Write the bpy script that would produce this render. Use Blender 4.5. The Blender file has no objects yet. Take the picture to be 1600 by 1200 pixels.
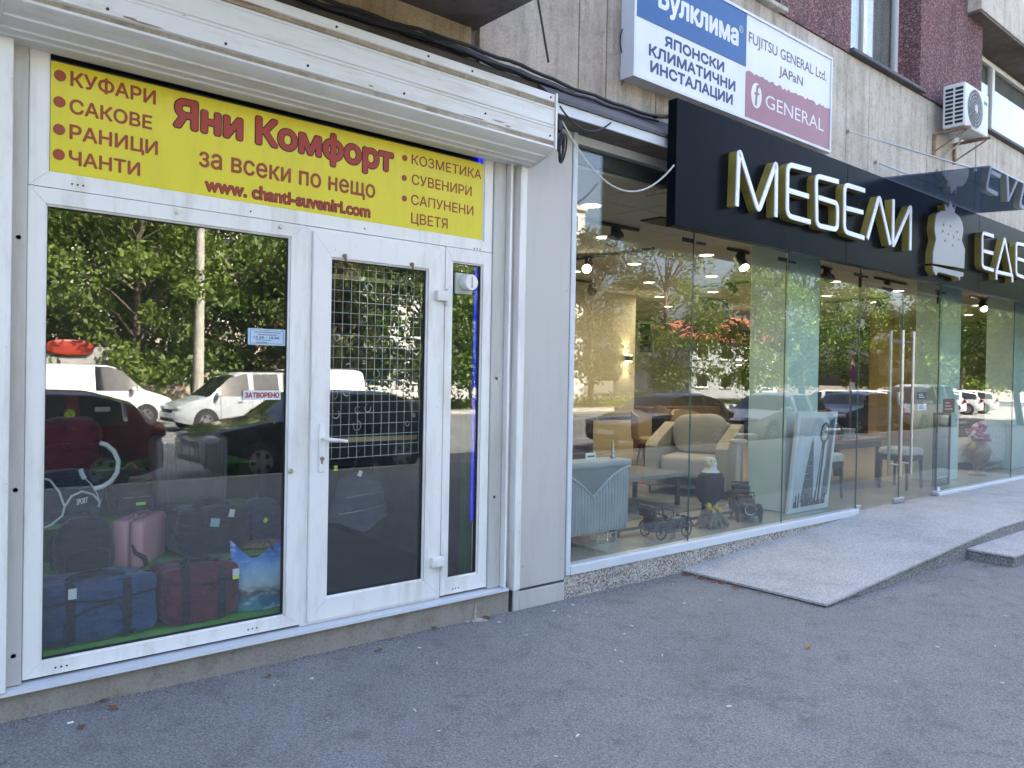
import bpy, bmesh, math, random
from mathutils import Vector, Matrix, noise
from mathutils.geometry import interpolate_bezier, delaunay_2d_cdt
R = math.radians
random.seed(7)
S = bpy.context.scene
COL = S.collection

# ------------------------------------------------------------------ camera, sky, sun, exposure
cd = bpy.data.cameras.new('camera')
cam = bpy.data.objects.new('camera', cd); COL.objects.link(cam)
cd.sensor_width = 36.0
cd.lens = 1245.43 / 1600 * 36.0
cd.clip_start = .05
cd.clip_end = 900
yaw, pit, rol = R(40.631), R(-.545), R(1.0485)
fw = Vector((math.sin(yaw)*math.cos(pit), math.cos(yaw)*math.cos(pit), math.sin(pit)))
rt = Vector((math.cos(yaw), -math.sin(yaw), 0)); up = rt.cross(fw)
r2 = rt*math.cos(rol) + up*math.sin(rol); u2 = up*math.cos(rol) - rt*math.sin(rol)
cam.matrix_world = Matrix(((r2.x, u2.x, -fw.x, 0), (r2.y, u2.y, -fw.y, -3.9), (r2.z, u2.z, -fw.z, 1.515), (0, 0, 0, 1)))
S.camera = cam

SUN_EL, SUN_AZ = R(46), math.atan2(.40, 1.0)          # azimuth measured from +Y towards +X
W = bpy.data.worlds.new('World'); S.world = W; W.use_nodes = True
nt = W.node_tree; nt.nodes.clear()
sky = nt.nodes.new('ShaderNodeTexSky'); sky.sky_type = 'NISHITA'; sky.sun_disc = False
sky.sun_elevation = SUN_EL; sky.sun_rotation = SUN_AZ
sky.air_density = .85; sky.dust_density = 6.0; sky.ozone_density = 1.0
bg = nt.nodes.new('ShaderNodeBackground'); bg.inputs['Strength'].default_value = .14
wo = nt.nodes.new('ShaderNodeOutputWorld')
nt.links.new(sky.outputs[0], bg.inputs[0]); nt.links.new(bg.outputs[0], wo.inputs[0])
sl = bpy.data.lights.new('sun', 'SUN'); sl.energy = 5.0; sl.angle = R(.5); sl.color = (1.0, .95, .86)
so = bpy.data.objects.new('sun', sl); COL.objects.link(so)
sd = Vector((math.sin(SUN_AZ)*math.cos(SUN_EL), math.cos(SUN_AZ)*math.cos(SUN_EL), math.sin(SUN_EL)))
so.rotation_euler = sd.to_track_quat('Z', 'Y').to_euler(); so.location = (0, 0, 40)
S.view_settings.view_transform = 'Standard'; S.view_settings.look = 'None'
S.view_settings.gamma = 1.0; S.view_settings.exposure = 3.0
S.render.engine = 'CYCLES'
cy = S.cycles
cy.max_bounces = 8; cy.diffuse_bounces = 3; cy.glossy_bounces = 4; cy.transmission_bounces = 4
cy.transparent_max_bounces = 32; cy.caustics_reflective = False; cy.caustics_refractive = False
cy.sample_clamp_indirect = 6.0
cy.use_denoising = True

# ------------------------------------------------------------------ materials
MATS = {}
def _new(name):
    m = bpy.data.materials.new(name); m.use_nodes = True
    n = m.node_tree; p = n.nodes['Principled BSDF']
    MATS[name] = m; return m, n, p

def plain(name, col, rough=.5, metal=0., bump=0., bscale=60., coat=0., emit=None, var=.08, vscale=4.0, sheen=0.):
    """solid colour with a little procedural variation in tone and roughness"""
    if name in MATS: return MATS[name]
    m, n, p = _new(name)
    tc = n.nodes.new('ShaderNodeTexCoord')
    nz = n.nodes.new('ShaderNodeTexNoise'); nz.inputs['Scale'].default_value = vscale; nz.inputs['Detail'].default_value = 5
    n.links.new(tc.outputs['Object'], nz.inputs['Vector'])
    rp = n.nodes.new('ShaderNodeMapRange'); rp.inputs['From Min'].default_value = .3; rp.inputs['From Max'].default_value = .7
    rp.inputs['To Min'].default_value = 1-var; rp.inputs['To Max'].default_value = 1+var
    n.links.new(nz.outputs[0], rp.inputs['Value'])
    mx = n.nodes.new('ShaderNodeMix'); mx.data_type = 'RGBA'; mx.blend_type = 'MULTIPLY'; mx.inputs[0].default_value = 1
    mx.inputs[6].default_value = (*col, 1); n.links.new(rp.outputs[0], mx.inputs[7])
    n.links.new(mx.outputs[2], p.inputs['Base Color'])
    p.inputs['Roughness'].default_value = rough; p.inputs['Metallic'].default_value = metal
    p.inputs['Coat Weight'].default_value = coat
    if sheen: p.inputs['Sheen Weight'].default_value = sheen
    if bump:
        b2 = n.nodes.new('ShaderNodeTexNoise'); b2.inputs['Scale'].default_value = bscale; b2.inputs['Detail'].default_value = 4
        n.links.new(tc.outputs['Object'], b2.inputs['Vector'])
        bn = n.nodes.new('ShaderNodeBump'); bn.inputs['Strength'].default_value = bump; bn.inputs['Distance'].default_value = .01
        n.links.new(b2.outputs[0], bn.inputs['Height']); n.links.new(bn.outputs[0], p.inputs['Normal'])
    if emit:
        p.inputs['Emission Color'].default_value = (*emit[:3], 1); p.inputs['Emission Strength'].default_value = emit[3]
    MATS[name] = m
    return m

def ramp(n, stops):
    r = n.nodes.new('ShaderNodeValToRGB')
    e = r.color_ramp.elements
    while len(e) < len(stops): e.new(.5)
    for k, (pos, c) in enumerate(stops):
        e[k].position = pos; e[k].color = (*c, 1)
    return r

def mul(n, a, b, fac=1., mode='MULTIPLY'):
    mx = n.nodes.new('ShaderNodeMix'); mx.data_type = 'RGBA'; mx.blend_type = mode
    if isinstance(fac, (int, float)): mx.inputs[0].default_value = fac
    else: n.links.new(fac, mx.inputs[0])
    for s, v in ((6, a), (7, b)):
        if isinstance(v, tuple): mx.inputs[s].default_value = (*v, 1)
        else: n.links.new(v, mx.inputs[s])
    return mx.outputs[2]

def tex(n, kind, scale, vec, detail=6, rough=.55, feat=None):
    t = n.nodes.new('ShaderNodeTex' + kind); t.inputs['Scale'].default_value = scale
    if kind == 'Noise': t.inputs['Detail'].default_value = detail; t.inputs['Roughness'].default_value = rough
    if feat: t.feature = feat
    n.links.new(vec, t.inputs['Vector'])
    return t

def stretch(n, vec, sc):
    mp = n.nodes.new('ShaderNodeMapping'); mp.inputs['Scale'].default_value = sc
    n.links.new(vec, mp.inputs['Vector']); return mp.outputs[0]

def bump(n, p, h, st, dist=.01):
    b = n.nodes.new('ShaderNodeBump'); b.inputs['Strength'].default_value = st; b.inputs['Distance'].default_value = dist
    n.links.new(h, b.inputs['Height']); n.links.new(b.outputs[0], p.inputs['Normal'])

def asphalt():
    m, n, p = _new('asphalt'); tc = n.nodes.new('ShaderNodeTexCoord').outputs['Object']
    big = tex(n, 'Noise', .9, tc, 6, .6)
    c = ramp(n, [(.3, (.205, .202, .200)), (.5, (.228, .226, .223)), (.7, (.252, .249, .245))]); n.links.new(big.outputs[0], c.inputs[0])
    fine = tex(n, 'Noise', 130, tc, 3, .7)
    f = ramp(n, [(.3, (.55, .55, .55)), (.5, (1., 1., 1.)), (.72, (1.5, 1.5, 1.5))]); n.links.new(fine.outputs[0], f.inputs[0])
    a = mul(n, c.outputs[0], f.outputs[0])
    vor = tex(n, 'Voronoi', 85, tc)
    v = ramp(n, [(0., (1.7, 1.7, 1.72)), (.16, (1.1, 1.1, 1.1)), (.5, (.9, .9, .9)), (.8, (.72, .72, .72))]); n.links.new(vor.outputs['Distance'], v.inputs[0])
    a = mul(n, a, v.outputs[0])
    mid = tex(n, 'Noise', 5.5, tc, 5, .65)
    s = ramp(n, [(.28, (.72, .71, .70)), (.45, (1., 1., 1.)), (.65, (1.05, 1.05, 1.06))]); n.links.new(mid.outputs[0], s.inputs[0])
    a = mul(n, a, s.outputs[0])
    # long worn streaks and pale scuffs
    st = tex(n, 'Noise', 1.3, stretch(n, tc, (3.0, .8, 1)), 7, .7)
    w = ramp(n, [(.62, (0, 0, 0)), (.76, (.22, .22, .22))]); n.links.new(st.outputs[0], w.inputs[0])
    a = mul(n, a, (.44, .43, .42), w.outputs[0], 'MIX')
    sm = tex(n, 'Noise', 1.15, stretch(n, tc, (1, 1.6, 1)), 9, .62)          # dark greasy blotches
    sr = ramp(n, [(.28, (.78, .77, .76)), (.40, (.97, .97, .97)), (.5, (1, 1, 1))]); n.links.new(sm.outputs[0], sr.inputs[0])
    a = mul(n, a, sr.outputs[0])
    wb = tex(n, 'Noise', 2.0, tc, 4); wm = n.nodes.new('ShaderNodeVectorMath'); wm.operation = 'MULTIPLY_ADD'; wm.inputs[1].default_value = (.55, .55, .55)
    n.links.new(wb.outputs['Color'], wm.inputs[0]); n.links.new(tc, wm.inputs[2])
    ck = tex(n, 'Voronoi', .55, wm.outputs[0], feat='DISTANCE_TO_EDGE')        # a few fine cracks
    cr = ramp(n, [(.0, (.45, .45, .45)), (.0035, (.6, .6, .6)), (.006, (1, 1, 1))]); n.links.new(ck.outputs['Distance'], cr.inputs[0])
    cm = tex(n, 'Noise', .7, tc, 2); cf = ramp(n, [(.5, (0, 0, 0)), (.6, (.4, .4, .4))]); n.links.new(cm.outputs[0], cf.inputs[0])
    a = mul(n, a, cr.outputs[0], cf.outputs[0])
    gs = tex(n, 'Voronoi', 3.1, stretch(n, tc, (1, 1.35, 1)))                   # trodden gum and tar spots
    gd = ramp(n, [(.028, (1, 1, 1)), (.050, (0, 0, 0))]); n.links.new(gs.outputs['Distance'], gd.inputs[0])
    sp = n.nodes.new('ShaderNodeSeparateColor'); n.links.new(gs.outputs['Color'], sp.inputs[0])
    gk = ramp(n, [(.55, (0, 0, 0)), (.56, (.55, .55, .55))]); n.links.new(sp.outputs[0], gk.inputs[0])
    gf = n.nodes.new('ShaderNodeMath'); gf.operation = 'MULTIPLY'; n.links.new(gd.outputs[0], gf.inputs[0]); n.links.new(gk.outputs[0], gf.inputs[1])
    a = mul(n, a, (.075, .07, .068), gf.outputs[0], 'MIX')
    n.links.new(a, p.inputs['Base Color']); p.inputs['Roughness'].default_value = .88
    ad = n.nodes.new('ShaderNodeMath'); ad.operation = 'ADD'
    n.links.new(fine.outputs[0], ad.inputs[0]); n.links.new(vor.outputs['Distance'], ad.inputs[1])
    bump(n, p, ad.outputs[0], .55, .006)
    MATS['asphalt'] = m; return m

def granite(name, base, dark, light, sc=95, big=.12):
    m, n, p = _new(name); tc = n.nodes.new('ShaderNodeTexCoord').outputs['Object']
    v = tex(n, 'Voronoi', sc, tc)
    sep = n.nodes.new('ShaderNodeSeparateColor'); n.links.new(v.outputs['Color'], sep.inputs[0])
    c = ramp(n, [(.0, dark), (.22, dark), (.3, base), (.68, base), (.78, light), (1., light)]); n.links.new(sep.outputs[0], c.inputs[0])
    z = tex(n, 'Noise', 2.2, tc, 6, .6)
    s = ramp(n, [(.3, (1-big*2,)*3), (.5, (1., 1., 1.)), (.7, (1+big,)*3)]); n.links.new(z.outputs[0], s.inputs[0])
    n.links.new(mul(n, c.outputs[0], s.outputs[0]), p.inputs['Base Color']); p.inputs['Roughness'].default_value = .7
    f = tex(n, 'Noise', 220, tc, 2); bump(n, p, f.outputs[0], .25, .003)
    MATS[name] = m; return m

def concrete(name, c0, c1, c2, streak=.5):
    m, n, p = _new(name); tc = n.nodes.new('ShaderNodeTexCoord').outputs['Object']
    z = tex(n, 'Noise', 1.6, tc, 8, .65)
    c = ramp(n, [(.28, c0), (.5, c1), (.72, c2)]); n.links.new(z.outputs[0], c.inputs[0])
    # rain streaks run down the wall
    s = tex(n, 'Noise', 3.2, stretch(n, tc, (2.6, 1, .22)), 7, .7)
    k = ramp(n, [(.35, (1-streak,)*3), (.52, (1., 1., 1.)), (.75, (1.12,)*3)]); n.links.new(s.outputs[0], k.inputs[0])
    a = mul(n, c.outputs[0], k.outputs[0])
    sp = tex(n, 'Noise', 9, tc, 8, .75)
    q = ramp(n, [(.36, (.78, .75, .71)), (.48, (1, 1, 1))]); n.links.new(sp.outputs[0], q.inputs[0])
    a = mul(n, a, q.outputs[0])
    g = tex(n, 'Noise', 70, tc, 3)
    r_ = ramp(n, [(.3, (.82,)*3), (.6, (1.06,)*3)]); n.links.new(g.outputs[0], r_.inputs[0])
    a = mul(n, a, r_.outputs[0])
    n.links.new(a, p.inputs['Base Color']); p.inputs['Roughness'].default_value = .9
    bump(n, p, sp.outputs[0], .35, .01)
    MATS[name] = m; return m

def pebble():
    m, n, p = _new('pebble_dash'); tc = n.nodes.new('ShaderNodeTexCoord').outputs['Object']
    v = tex(n, 'Voronoi', 70, tc)
    sep = n.nodes.new('ShaderNodeSeparateColor'); n.links.new(v.outputs['Color'], sep.inputs[0])
    c = ramp(n, [(0, (.115, .050, .058)), (.45, (.18, .080, .088)), (.75, (.235, .125, .13)), (.92, (.34, .25, .25))]); n.links.new(sep.outputs[0], c.inputs[0])
    s = tex(n, 'Noise', 1.4, stretch(n, tc, (2.4, 1, .3)), 6, .65)
    k = ramp(n, [(.32, (.72, .66, .7)), (.5, (1., 1., 1.)), (.7, (1.25, 1.1, 1.06))]); n.links.new(s.outputs[0], k.inputs[0])
    n.links.new(mul(n, c.outputs[0], k.outputs[0]), p.inputs['Base Color']); p.inputs['Roughness'].default_value = .9
    inv = n.nodes.new('ShaderNodeMath'); inv.operation = 'SUBTRACT'; inv.inputs[0].default_value = 1; n.links.new(v.outputs['Distance'], inv.inputs[1])
    bump(n, p, inv.outputs[0], .9, .02)
    MATS['pebble_dash'] = m; return m

def pvc(name='pvc', col=(.80, .775, .74), dirt=.24):
    m, n, p = _new(name); tc = n.nodes.new('ShaderNodeTexCoord').outputs['Object']
    s = tex(n, 'Noise', 2.4, stretch(n, tc, (3, 3, .5)), 7, .7)
    k = ramp(n, [(.3, (1-dirt, 1-dirt*1.1, 1-dirt*1.3)), (.52, (1, 1, 1))]); n.links.new(s.outputs[0], k.inputs[0])
    sp = tex(n, 'Noise', 38, stretch(n, tc, (1, 1, .6)), 4, .7)
    q = ramp(n, [(.27, (.55, .52, .48)), (.31, (1, 1, 1))]); n.links.new(sp.outputs[0], q.inputs[0])
    a = mul(n, mul(n, col, k.outputs[0]), q.outputs[0])
    n.links.new(a, p.inputs['Base Color']); p.inputs['Roughness'].default_value = .38
    bump(n, p, s.outputs[0], .05, .004)
    MATS[name] = m; return m

def shutter_mat():
    m, n, p = _new('shutter_paint'); tc = n.nodes.new('ShaderNodeTexCoord').outputs['Object']
    s = tex(n, 'Noise', 3, stretch(n, tc, (.7, 2, 5)), 7, .7)
    k = ramp(n, [(.3, (.78, .72, .62)), (.5, (.98, .97, .95)), (.7, (1, 1, 1))]); n.links.new(s.outputs[0], k.inputs[0])
    sp = tex(n, 'Noise', 22, stretch(n, tc, (.5, 1, 1.6)), 5, .75)
    q = ramp(n, [(.27, (.42, .30, .18)), (.34, (1, 1, 1))]); n.links.new(sp.outputs[0], q.inputs[0])
    a = mul(n, mul(n, (.74, .74, .735), k.outputs[0]), q.outputs[0])
    n.links.new(a, p.inputs['Base Color']); p.inputs['Roughness'].default_value = .42
    MATS['shutter_paint'] = m; return m

def glass(name, tint=(1, 1, 1), r0=.05, body=0., bodycol=(.1, .12, .12), wob=0.):
    """clear pane: see-through with a Schlick reflection that is the same from both sides"""
    m = bpy.data.materials.new(name); m.use_nodes = True; n = m.node_tree; n.nodes.clear()
    out = n.nodes.new('ShaderNodeOutputMaterial')
    tr = n.nodes.new('ShaderNodeBsdfTransparent'); tr.inputs[0].default_value = (*tint, 1)
    gl = n.nodes.new('ShaderNodeBsdfGlossy'); gl.inputs['Roughness'].default_value = .0; gl.inputs['Color'].default_value = (1, 1, 1, 1)
    ge = n.nodes.new('ShaderNodeNewGeometry')
    dt = n.nodes.new('ShaderNodeVectorMath'); dt.operation = 'DOT_PRODUCT'
    n.links.new(ge.outputs['Normal'], dt.inputs[0]); n.links.new(ge.outputs['Incoming'], dt.inputs[1])
    def mth(op, a, b=None):
        x = n.nodes.new('ShaderNodeMath'); x.operation = op
        for i, v in enumerate((a, b)):
            if v is None: continue
            if isinstance(v, (int, float)): x.inputs[i].default_value = v
            else: n.links.new(v, x.inputs[i])
        return x.outputs[0]
    c = mth('ABSOLUTE', dt.outputs['Value']); c = mth('SUBTRACT', 1., c); c = mth('POWER', c, 5.)
    c = mth('MULTIPLY', c, 1-r0); c = mth('ADD', c, r0)
    mx = n.nodes.new('ShaderNodeMixShader'); n.links.new(c, mx.inputs[0])
    n.links.new(tr.outputs[0], mx.inputs[1]); n.links.new(gl.outputs[0], mx.inputs[2])
    last = mx.outputs[0]
    if body:
        df = n.nodes.new('ShaderNodeBsdfDiffuse'); df.inputs[0].default_value = (*bodycol, 1)
        m2 = n.nodes.new('ShaderNodeMixShader'); m2.inputs[0].default_value = body
        n.links.new(last, m2.inputs[1]); n.links.new(df.outputs[0], m2.inputs[2]); last = m2.outputs[0]
    if wob:
        tc = n.nodes.new('ShaderNodeTexCoord'); nz = n.nodes.new('ShaderNodeTexNoise'); nz.inputs['Scale'].default_value = 1.4; nz.inputs['Detail'].default_value = 2
        n.links.new(tc.outputs['Object'], nz.inputs['Vector'])
        b = n.nodes.new('ShaderNodeBump'); b.inputs['Strength'].default_value = wob; b.inputs['Distance'].default_value = .01
        n.links.new(nz.outputs[0], b.inputs['Height']); n.links.new(b.outputs[0], gl.inputs['Normal'])
    n.links.new(last, out.inputs[0])
    MATS[name] = m; return m

def leaf_mat(name, c0, c1, c2):
    m, n, p = _new(name)
    oi = n.nodes.new('ShaderNodeNewGeometry')
    c = ramp(n, [(0., c0), (.5, c1), (1., c2)]); n.links.new(oi.outputs['Random Per Island'], c.inputs[0])
    n.links.new(c.outputs[0], p.inputs['Base Color']); p.inputs['Roughness'].default_value = .55
    tl = n.nodes.new('ShaderNodeBsdfTranslucent'); n.links.new(c.outputs[0], tl.inputs[0])
    mx = n.nodes.new('ShaderNodeMixShader'); mx.inputs[0].default_value = .4
    n.links.new(p.outputs[0], mx.inputs[1]); n.links.new(tl.outputs[0], mx.inputs[2])
    n.links.new(mx.outputs[0], n.nodes['Material Output'].inputs[0])
    MATS[name] = m; return m

M_ASPHALT = asphalt()
M_GRAN = granite('granite_plinth', (.36, .32, .28), (.14, .115, .10), (.55, .51, .46), 110)
M_RAMP = granite('granite_ramp', (.42, .41, .40), (.28, .27, .265), (.54, .53, .515), 150, .10)
M_RAMPSIDE = granite('granite_ramp_side', (.22, .21, .20), (.10, .095, .09), (.34, .33, .32), 110)
M_CONC = concrete('concrete_panel', (.41, .355, .295), (.53, .475, .405), (.63, .58, .51), .26)
M_STAIN = concrete('stained_render', (.29, .235, .19), (.43, .365, .305), (.56, .495, .425), .36)
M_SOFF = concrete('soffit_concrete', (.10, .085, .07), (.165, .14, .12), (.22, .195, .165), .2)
M_BEAM = concrete('beam_paint', (.28, .21, .12), (.37, .29, .18), (.44, .36, .24), .35)
M_SOOT = concrete('sooty_ledge', (.035, .03, .027), (.07, .06, .052), (.12, .105, .09), .3)
M_PLINTH = concrete('brown_plinth', (.25, .215, .18), (.28, .245, .205), (.31, .275, .235), .06)
M_PEB = pebble()
M_PVC = pvc()
M_BEIGE = pvc('beige_post', (.50, .485, .45), .2)
M_SHUT = shutter_mat()
M_ALU = pvc('grey_aluminium_panel', (.51, .485, .46), .12)
M_ALUW = plain('pale_aluminium', (.62, .64, .67), .35, 0., var=.04)
M_STEEL = plain('brushed_steel', (.55, .55, .56), .28, 1., var=.05)
M_RUST = plain('rusty_bracket', (.30, .20, .14), .8, .1, .3, var=.35, vscale=14)
M_BLACK = plain('black_plastic', (.012, .012, .014), .45)
M_RUBBER = plain('rubber_gasket', (.015, .015, .017), .6)
M_DARK = plain('dark_flashing', (.085, .085, .095), .6, .2, .2, 30, var=.25, vscale=3)
M_SIGN = plain('black_composite_panel', (.0045, .006, .009), .25, 0., var=.25, vscale=2); M_SIGN.node_tree.nodes['Principled BSDF'].inputs['IOR'].default_value = 1.12
M_GOLD = plain('brushed_gold', (.36, .285, .07), .38, .45, var=.18, vscale=6)
M_ACRYL = plain('pale_acrylic', (.80, .81, .88), .3, var=.02)
M_SILVER = plain('silver_acrylic', (.34, .34, .38), .3, 0., var=.03)
G_SHOP = glass('shop_glass', (.93, .96, .95), .088, .006, (.25, .28, .3), .012)
G_FURN = glass('clear_green_glass', (.93, .975, .955), .066, .006, (.3, .36, .34), .012)
G_UP = glass('upstairs_glass', (.85, .9, .92), .16)
M_EDGE = plain('green_glass_edge', (.05, .12, .10), .15)
M_WHITE = plain('white_paint', (.75, .75, .75), .5, var=.04)
M_PAPER = plain('paper', (.72, .73, .74), .7)
M_YEL = pvc('yellow_vinyl', (.71, .60, .022), .09)
M_RED = plain('red_vinyl', (.36, .032, .014), .45, var=.05)
M_REDBR = plain('red_brown_vinyl', (.30, .045, .008), .45, var=.05)
M_OUTL = plain('dark_outline_vinyl', (.035, .004, .004), .45)
M_GREEN = plain('green_carpet', (.16, .42, .07), .9, 0, .4, 160, var=.15, vscale=9)
M_NAVYW = plain('navy_vinyl', (.02, .055, .16), .5)
M_BLUEV = plain('blue_vinyl', (.004, .085, .27), .42, var=.06)
M_WOOD = plain('pale_wood', (.42, .30, .16), .55, 0, .1, 30, var=.15, vscale=12)
M_WIRE = plain('white_wire', (.72, .74, .74), .4)

# ------------------------------------------------------------------ mesh builder
class MB:
    def __init__(s): s.v = []; s.f = []; s.mi = []
    def add(s, vs, fs, mi=0, M=None):
        b = len(s.v)
        s.v += [tuple(M @ Vector(p)) if M else tuple(p) for p in vs]
        s.f += [tuple(i+b for i in f) for f in fs]; s.mi += [mi]*len(fs)
        return s
    def quad(s, a, b, c, d, mi=0): return s.add((a, b, c, d), ((0, 1, 2, 3),), mi)
    def box(s, x0, y0, z0, x1, y1, z1, bv=0., seg=2, mi=0, M=None):
        x0, x1 = sorted((x0, x1)); y0, y1 = sorted((y0, y1)); z0, z1 = sorted((z0, z1))
        vs = [(x, y, z) for x in (x0, x1) for y in (y0, y1) for z in (z0, z1)]
        fs = [(0, 1, 3, 2), (4, 6, 7, 5), (0, 4, 5, 1), (2, 3, 7, 6), (0, 2, 6, 4), (1, 5, 7, 3)]
        if bv <= 0: return s.add(vs, fs, mi, M)
        bm = bmesh.new(); bvs = [bm.verts.new(p) for p in vs]
        for f in fs: bm.faces.new([bvs[i] for i in f])
        bv = min(bv, .49*min(x1-x0, y1-y0, z1-z0))
        bmesh.ops.bevel(bm, geom=bm.edges[:], offset=bv, segments=seg, profile=.5, affect='EDGES')
        bm.verts.index_update()
        s.add([v.co[:] for v in bm.verts], [tuple(v.index for v in f.verts) for f in bm.faces], mi, M); bm.free()
        return s
    def prism(s, poly, y0, y1, axis='y', mi=0, M=None):
        """2-D outline extruded along an axis: (x,z) along y, (y,z) along x, (x,y) along z"""
        def P(a, b, t): return {'y': (a, t, b), 'x': (t, a, b), 'z': (a, b, t)}[axis]
        n = len(poly)
        vs = [P(a, b, y0) for a, b in poly] + [P(a, b, y1) for a, b in poly]
        fs = [tuple(range(n)), tuple(range(2*n-1, n-1, -1))] + [(i, i+n, (i+1) % n+n, (i+1) % n) for i in range(n)]
        return s.add(vs, fs, mi, M)
    def tube(s, path, r, n=8, mi=0, closed=False, M=None):
        P = [Vector(p) for p in path]; m = len(P); rr = r if isinstance(r, (list, tuple)) else [r]*m
        vs = []; prev = None
        for i, p in enumerate(P):
            t = (P[(i+1) % m]-P[i-1]) if closed else (P[min(i+1, m-1)]-P[max(i-1, 0)])
            t = t.normalized() if t.length > 1e-9 else Vector((0, 0, 1))
            a = prev if prev is not None else (Vector((0, 0, 1)) if abs(t.z) < .9 else Vector((1, 0, 0)))
            a = (a - t*a.dot(t)).normalized(); b = t.cross(a); prev = a
            vs += [p + (a*math.cos(2*math.pi*k/n) + b*math.sin(2*math.pi*k/n))*rr[i] for k in range(n)]
        fs = []
        for i in range(m if closed else m-1):
            j = (i+1) % m
            fs += [(i*n+k, i*n+(k+1) % n, j*n+(k+1) % n, j*n+k) for k in range(n)]
        if not closed: fs += [tuple(range(n-1, -1, -1)), tuple((m-1)*n+k for k in range(n))]
        return s.add(vs, fs, mi, M)
    def lathe(s, prof, c=(0, 0, 0), n=20, mi=0, M=None):
        vs = []; fs = []
        for r_, z in prof: vs += [(c[0]+r_*math.cos(2*math.pi*k/n), c[1]+r_*math.sin(2*math.pi*k/n), c[2]+z) for k in range(n)]
        for i in range(len(prof)-1): fs += [(i*n+k, i*n+(k+1) % n, (i+1)*n+(k+1) % n, (i+1)*n+k) for k in range(n)]
        fs += [tuple(range(n-1, -1, -1)), tuple((len(prof)-1)*n+k for k in range(n))]
        return s.add(vs, fs, mi, M)
    def sup(s, c, rad, e=2., nu=20, nv=12, mi=0, jit=0., jf=4., M=None):
        """rounded solid: superellipsoid, e=2 a ball, larger e boxier; jit pushes soft dents in"""
        vs = []; fs = []
        sg = lambda a, p: math.copysign(abs(a)**p, a)
        q = 2/e
        for i in range(nv+1):
            ph = -math.pi/2 + math.pi*i/nv
            for k in range(nu):
                th = 2*math.pi*k/nu
                d = Vector((sg(math.cos(ph), q)*sg(math.cos(th), q), sg(math.cos(ph), q)*sg(math.sin(th), q), sg(math.sin(ph), q)))
                p = Vector((d.x*rad[0], d.y*rad[1], d.z*rad[2]))
                if jit: p *= 1 + jit*noise.noise((p+Vector(c))*jf)
                vs.append(p+Vector(c))
        for i in range(nv): fs += [(i*nu+k, i*nu+(k+1) % nu, (i+1)*nu+(k+1) % nu, (i+1)*nu+k) for k in range(nu)]
        return s.add(vs, fs, mi, M)
    def strip(s, path, w, y0, y1, mi=0, mside=None):
        """flat stroke of width w along an (x,z) path, from y0 (front) back to y1"""
        P = [Vector((p[0], p[1])) for p in path]; L = []; Q = []
        for i, p in enumerate(P):
            d0 = (P[i]-P[i-1]).normalized() if i else None
            d1 = (P[i+1]-P[i]).normalized() if i < len(P)-1 else None
            d0 = d0 or d1; d1 = d1 or d0
            n0 = Vector((-d0.y, d0.x)); n1 = Vector((-d1.y, d1.x)); n = (n0+n1).normalized()
            k = w/2/max(.35, n.dot(n0))
            L.append(p+n*k); Q.append(p-n*k)
        m = len(P)
        vs = [(a.x, y0, a.y) for a in L] + [(a.x, y0, a.y) for a in Q] + [(a.x, y1, a.y) for a in L] + [(a.x, y1, a.y) for a in Q]
        ms = mi if mside is None else mside
        for i in range(m-1):
            s.add([vs[i], vs[i+1], vs[m+i+1], vs[m+i]], ((3, 2, 1, 0),), mi)
            s.add([vs[i], vs[i+1], vs[2*m+i+1], vs[2*m+i]], ((0, 1, 2, 3),), ms)
            s.add([vs[m+i], vs[m+i+1], vs[3*m+i+1], vs[3*m+i]], ((3, 2, 1, 0),), ms)
        for i in (0, m-1): s.add([vs[i], vs[m+i], vs[3*m+i], vs[2*m+i]], ((0, 1, 2, 3),), ms)
        return s
    def build(s, name, mats, parent=None, world=True, smooth=38):
        me = bpy.data.meshes.new(name)
        vs = s.v
        if parent is not None and world:
            r = parent
            while r.parent: r = r.parent
            inv = (Matrix.Translation(r.location) @ Matrix.Rotation(r.rotation_euler.z, 4, 'Z')).inverted()
            vs = [tuple(inv @ Vector(p)) for p in vs]
        me.from_pydata([tuple(p) for p in vs], [], s.f)
        for m in (mats if isinstance(mats, (list, tuple)) else [mats]): me.materials.append(m)
        if any(s.mi): me.polygons.foreach_set('material_index', s.mi)
        bm = bmesh.new(); bm.from_mesh(me)
        bmesh.ops.recalc_face_normals(bm, faces=bm.faces[:]); bm.to_mesh(me); bm.free()
        me.polygons.foreach_set('use_smooth', [True]*len(me.polygons))
        me.set_sharp_from_angle(angle=R(smooth)); me.update()
        o = bpy.data.objects.new(name, me); COL.objects.link(o)
        if parent is not None: o.parent = parent
        return o

def thing(name, label, cat, loc=(0, 0, 0), rz=0., group=None):
    o = bpy.data.objects.new(name, None); COL.objects.link(o); o.location = loc; o.rotation_euler = (0, 0, rz)
    o.empty_display_size = .1
    return tag(o, label, cat, group)
def tag(o, label, cat, group=None):
    o['label'] = label; o['category'] = cat
    if group: o['group'] = group
    return o
def struct(o): o['kind'] = 'structure'; return o
def solo(mb, name, mats, label, cat, loc, group=None, rz=0., smooth=38):
    """a thing that is one mesh, its origin at its base"""
    inv = (Matrix.Translation(loc) @ Matrix.Rotation(rz, 4, 'Z')).inverted()
    mb.v = [tuple(inv @ Vector(p)) for p in mb.v]
    o = mb.build(name, mats, smooth=smooth); o.location = loc; o.rotation_euler = (0, 0, rz)
    return tag(o, label, cat, group)
def dup(root, loc, rz=None, label=None):
    r = root.copy(); COL.objects.link(r); r.location = loc
    if rz is not None: r.rotation_euler = (0, 0, rz)
    if label: r['label'] = label
    for ch in list(root.children):
        c = ch.copy(); COL.objects.link(c); c.parent = r
        for g in list(ch.children):
            d = g.copy(); COL.objects.link(d); d.parent = c
    return r

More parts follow.
